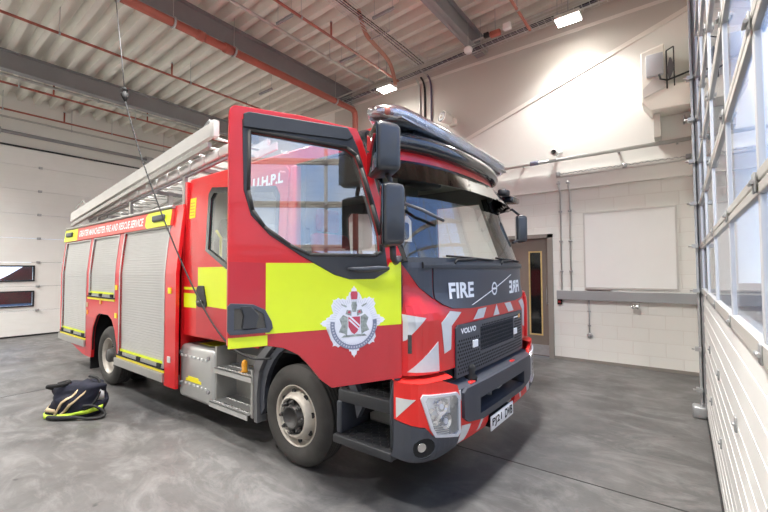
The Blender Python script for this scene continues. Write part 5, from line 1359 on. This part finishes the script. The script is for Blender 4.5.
# ------------------------------------------------------------------ lamps
def floodlight(name, loc, label, power, rot=0.0):
    F_ = empty(name, loc, rot); tag(F_, label, 'lamp')
    b = MB(); b.rbox(-.20, .20, -.14, .14, .0, .07, 'alu_white', .015); b.obj('housing', F_)
    b = MB(); b.box(-.18, .18, -.12, .12, -.012, .0, 'lamp_glow'); b.obj('lamp_panel', F_)
    b = MB(); b.tube([(-.22, 0, .03), (-.22, 0, .16), (.22, 0, .16), (.22, 0, .03)], .012, 'galv', 6); b.tube([(0, 0, .16), (0, 0, deck_z(loc[0]) - loc[2] - .004)], .010, 'galv', 6); b.obj('bracket', F_)
    L_ = bpy.data.lights.new(name, 'AREA'); L_.shape = 'RECTANGLE'; L_.size = .5; L_.size_y = .36; L_.energy = power; L_.color = (1.0, .98, .945); L_.spread = math.radians(125)
    o = bpy.data.objects.new('lamp_light', L_); COL.objects.link(o); o.location = (0, 0, -.03); o.parent = F_
    return F_
LP = 120
floodlight('floodlight', (-1.42, 7.10, 5.86), 'bright floodlight near the top of the glazed door', 46)
floodlight('floodlight', (-5.20, 7.05, 5.72), 'bright floodlight over the light bar of the fire engine', 45)
for x_, y_, lab in ((-9.3, -.6, 'added unseen fill lamp over the open floor at the far end'), (-5.2, -.6, 'added unseen fill lamp over the open floor in the middle'), (-1.3, -.6, 'added unseen fill lamp over the open floor by the glazed door'),  # unseen fill lamps, added out of view to brighten the whole bay
                    (-12.0, -1.2, 'added unseen fill lamp nearest the white door'), (-9.3, 6.2, 'added fill lamp hidden beyond the open door, above the equipment lockers'), (-5.2, 2.2, 'added unseen fill lamp straight over the fire engine cab'), (-1.3, 2.4, 'added unseen fill lamp over the front bumper by the glazed door')):  # one sits hidden behind the open door, added to lift the far wall
    floodlight('floodlight', (x_, y_, 5.8), lab, LP * (2.3 if x_ < -11 else 1.15 if x_ < -8 else 1.7 if y_ == 2.4 else 1))

# ------------------------------------------------------------------ world and camera
w = bpy.data.worlds.new('World'); SC.world = w; w.use_nodes = True; nt = w.node_tree; bg = nt.nodes['Background']
tc = nt.nodes.new('ShaderNodeTexCoord'); sp = nt.nodes.new('ShaderNodeSeparateXYZ'); nt.links.new(tc.outputs['Generated'], sp.inputs[0])
rp = nt.nodes.new('ShaderNodeValToRGB'); rp.color_ramp.elements[0].position = .0; rp.color_ramp.elements[0].color = (.60, .76, 1.0, 1); rp.color_ramp.elements[1].position = .7; rp.color_ramp.elements[1].color = (.24, .45, 1.0, 1)
nt.links.new(sp.outputs['Z'], rp.inputs['Fac'])
ns = nt.nodes.new('ShaderNodeTexNoise'); ns.inputs['Scale'].default_value = 2.5; ns.inputs['Detail'].default_value = 6; nt.links.new(tc.outputs['Generated'], ns.inputs['Vector'])
cr_ = nt.nodes.new('ShaderNodeValToRGB'); cr_.color_ramp.elements[0].position = .50; cr_.color_ramp.elements[1].position = .66; nt.links.new(ns.outputs['Fac'], cr_.inputs['Fac'])
mx = nt.nodes.new('ShaderNodeMixRGB'); mx.inputs[2].default_value = (1, .98, .96, 1); nt.links.new(cr_.outputs['Color'], mx.inputs[0]); nt.links.new(rp.outputs['Color'], mx.inputs[1])
nt.links.new(mx.outputs[0], bg.inputs['Color']); bg.inputs['Strength'].default_value = 2.2

cam = bpy.data.cameras.new('Camera'); co = bpy.data.objects.new('Camera', cam); COL.objects.link(co)
fpx = 395.0; cam.sensor_width = 36; cam.lens = fpx / 768 * 36; cam.clip_start = .02
TH = PI / 2 + math.atan((681 - 384) / fpx); PT = math.atan(14 / fpx); RO = math.radians(-.3)
F0 = Vector((math.cos(TH), math.sin(TH), 0)); R0_ = Vector((math.sin(TH), -math.cos(TH), 0)); Zv = Vector((0, 0, 1))
Fv = F0 * math.cos(PT) + Zv * math.sin(PT); Uv = -F0 * math.sin(PT) + Zv * math.cos(PT)
Rr = R0_ * math.cos(RO) + Uv * math.sin(RO); Uu = Uv * math.cos(RO) - R0_ * math.sin(RO)
Mx = Matrix((Rr, Uu, -Fv)).transposed().to_4x4(); Mx.translation = Vector((0, 0, 1.65)); co.matrix_world = Mx
SC.camera = co
SC.view_settings.view_transform = 'Standard'; SC.view_settings.look = 'None'; SC.view_settings.gamma = 1; SC.view_settings.use_curve_mapping = False
SC.view_settings.exposure = 0.25
SC.cycles.max_bounces = 10; SC.cycles.diffuse_bounces = 5; SC.cycles.glossy_bounces = 5; SC.cycles.transparent_max_bounces = 24; SC.cycles.sample_clamp_indirect = 6.0
SC.cycles.caustics_reflective = False; SC.cycles.caustics_refractive = False; SC.cycles.use_denoising = True
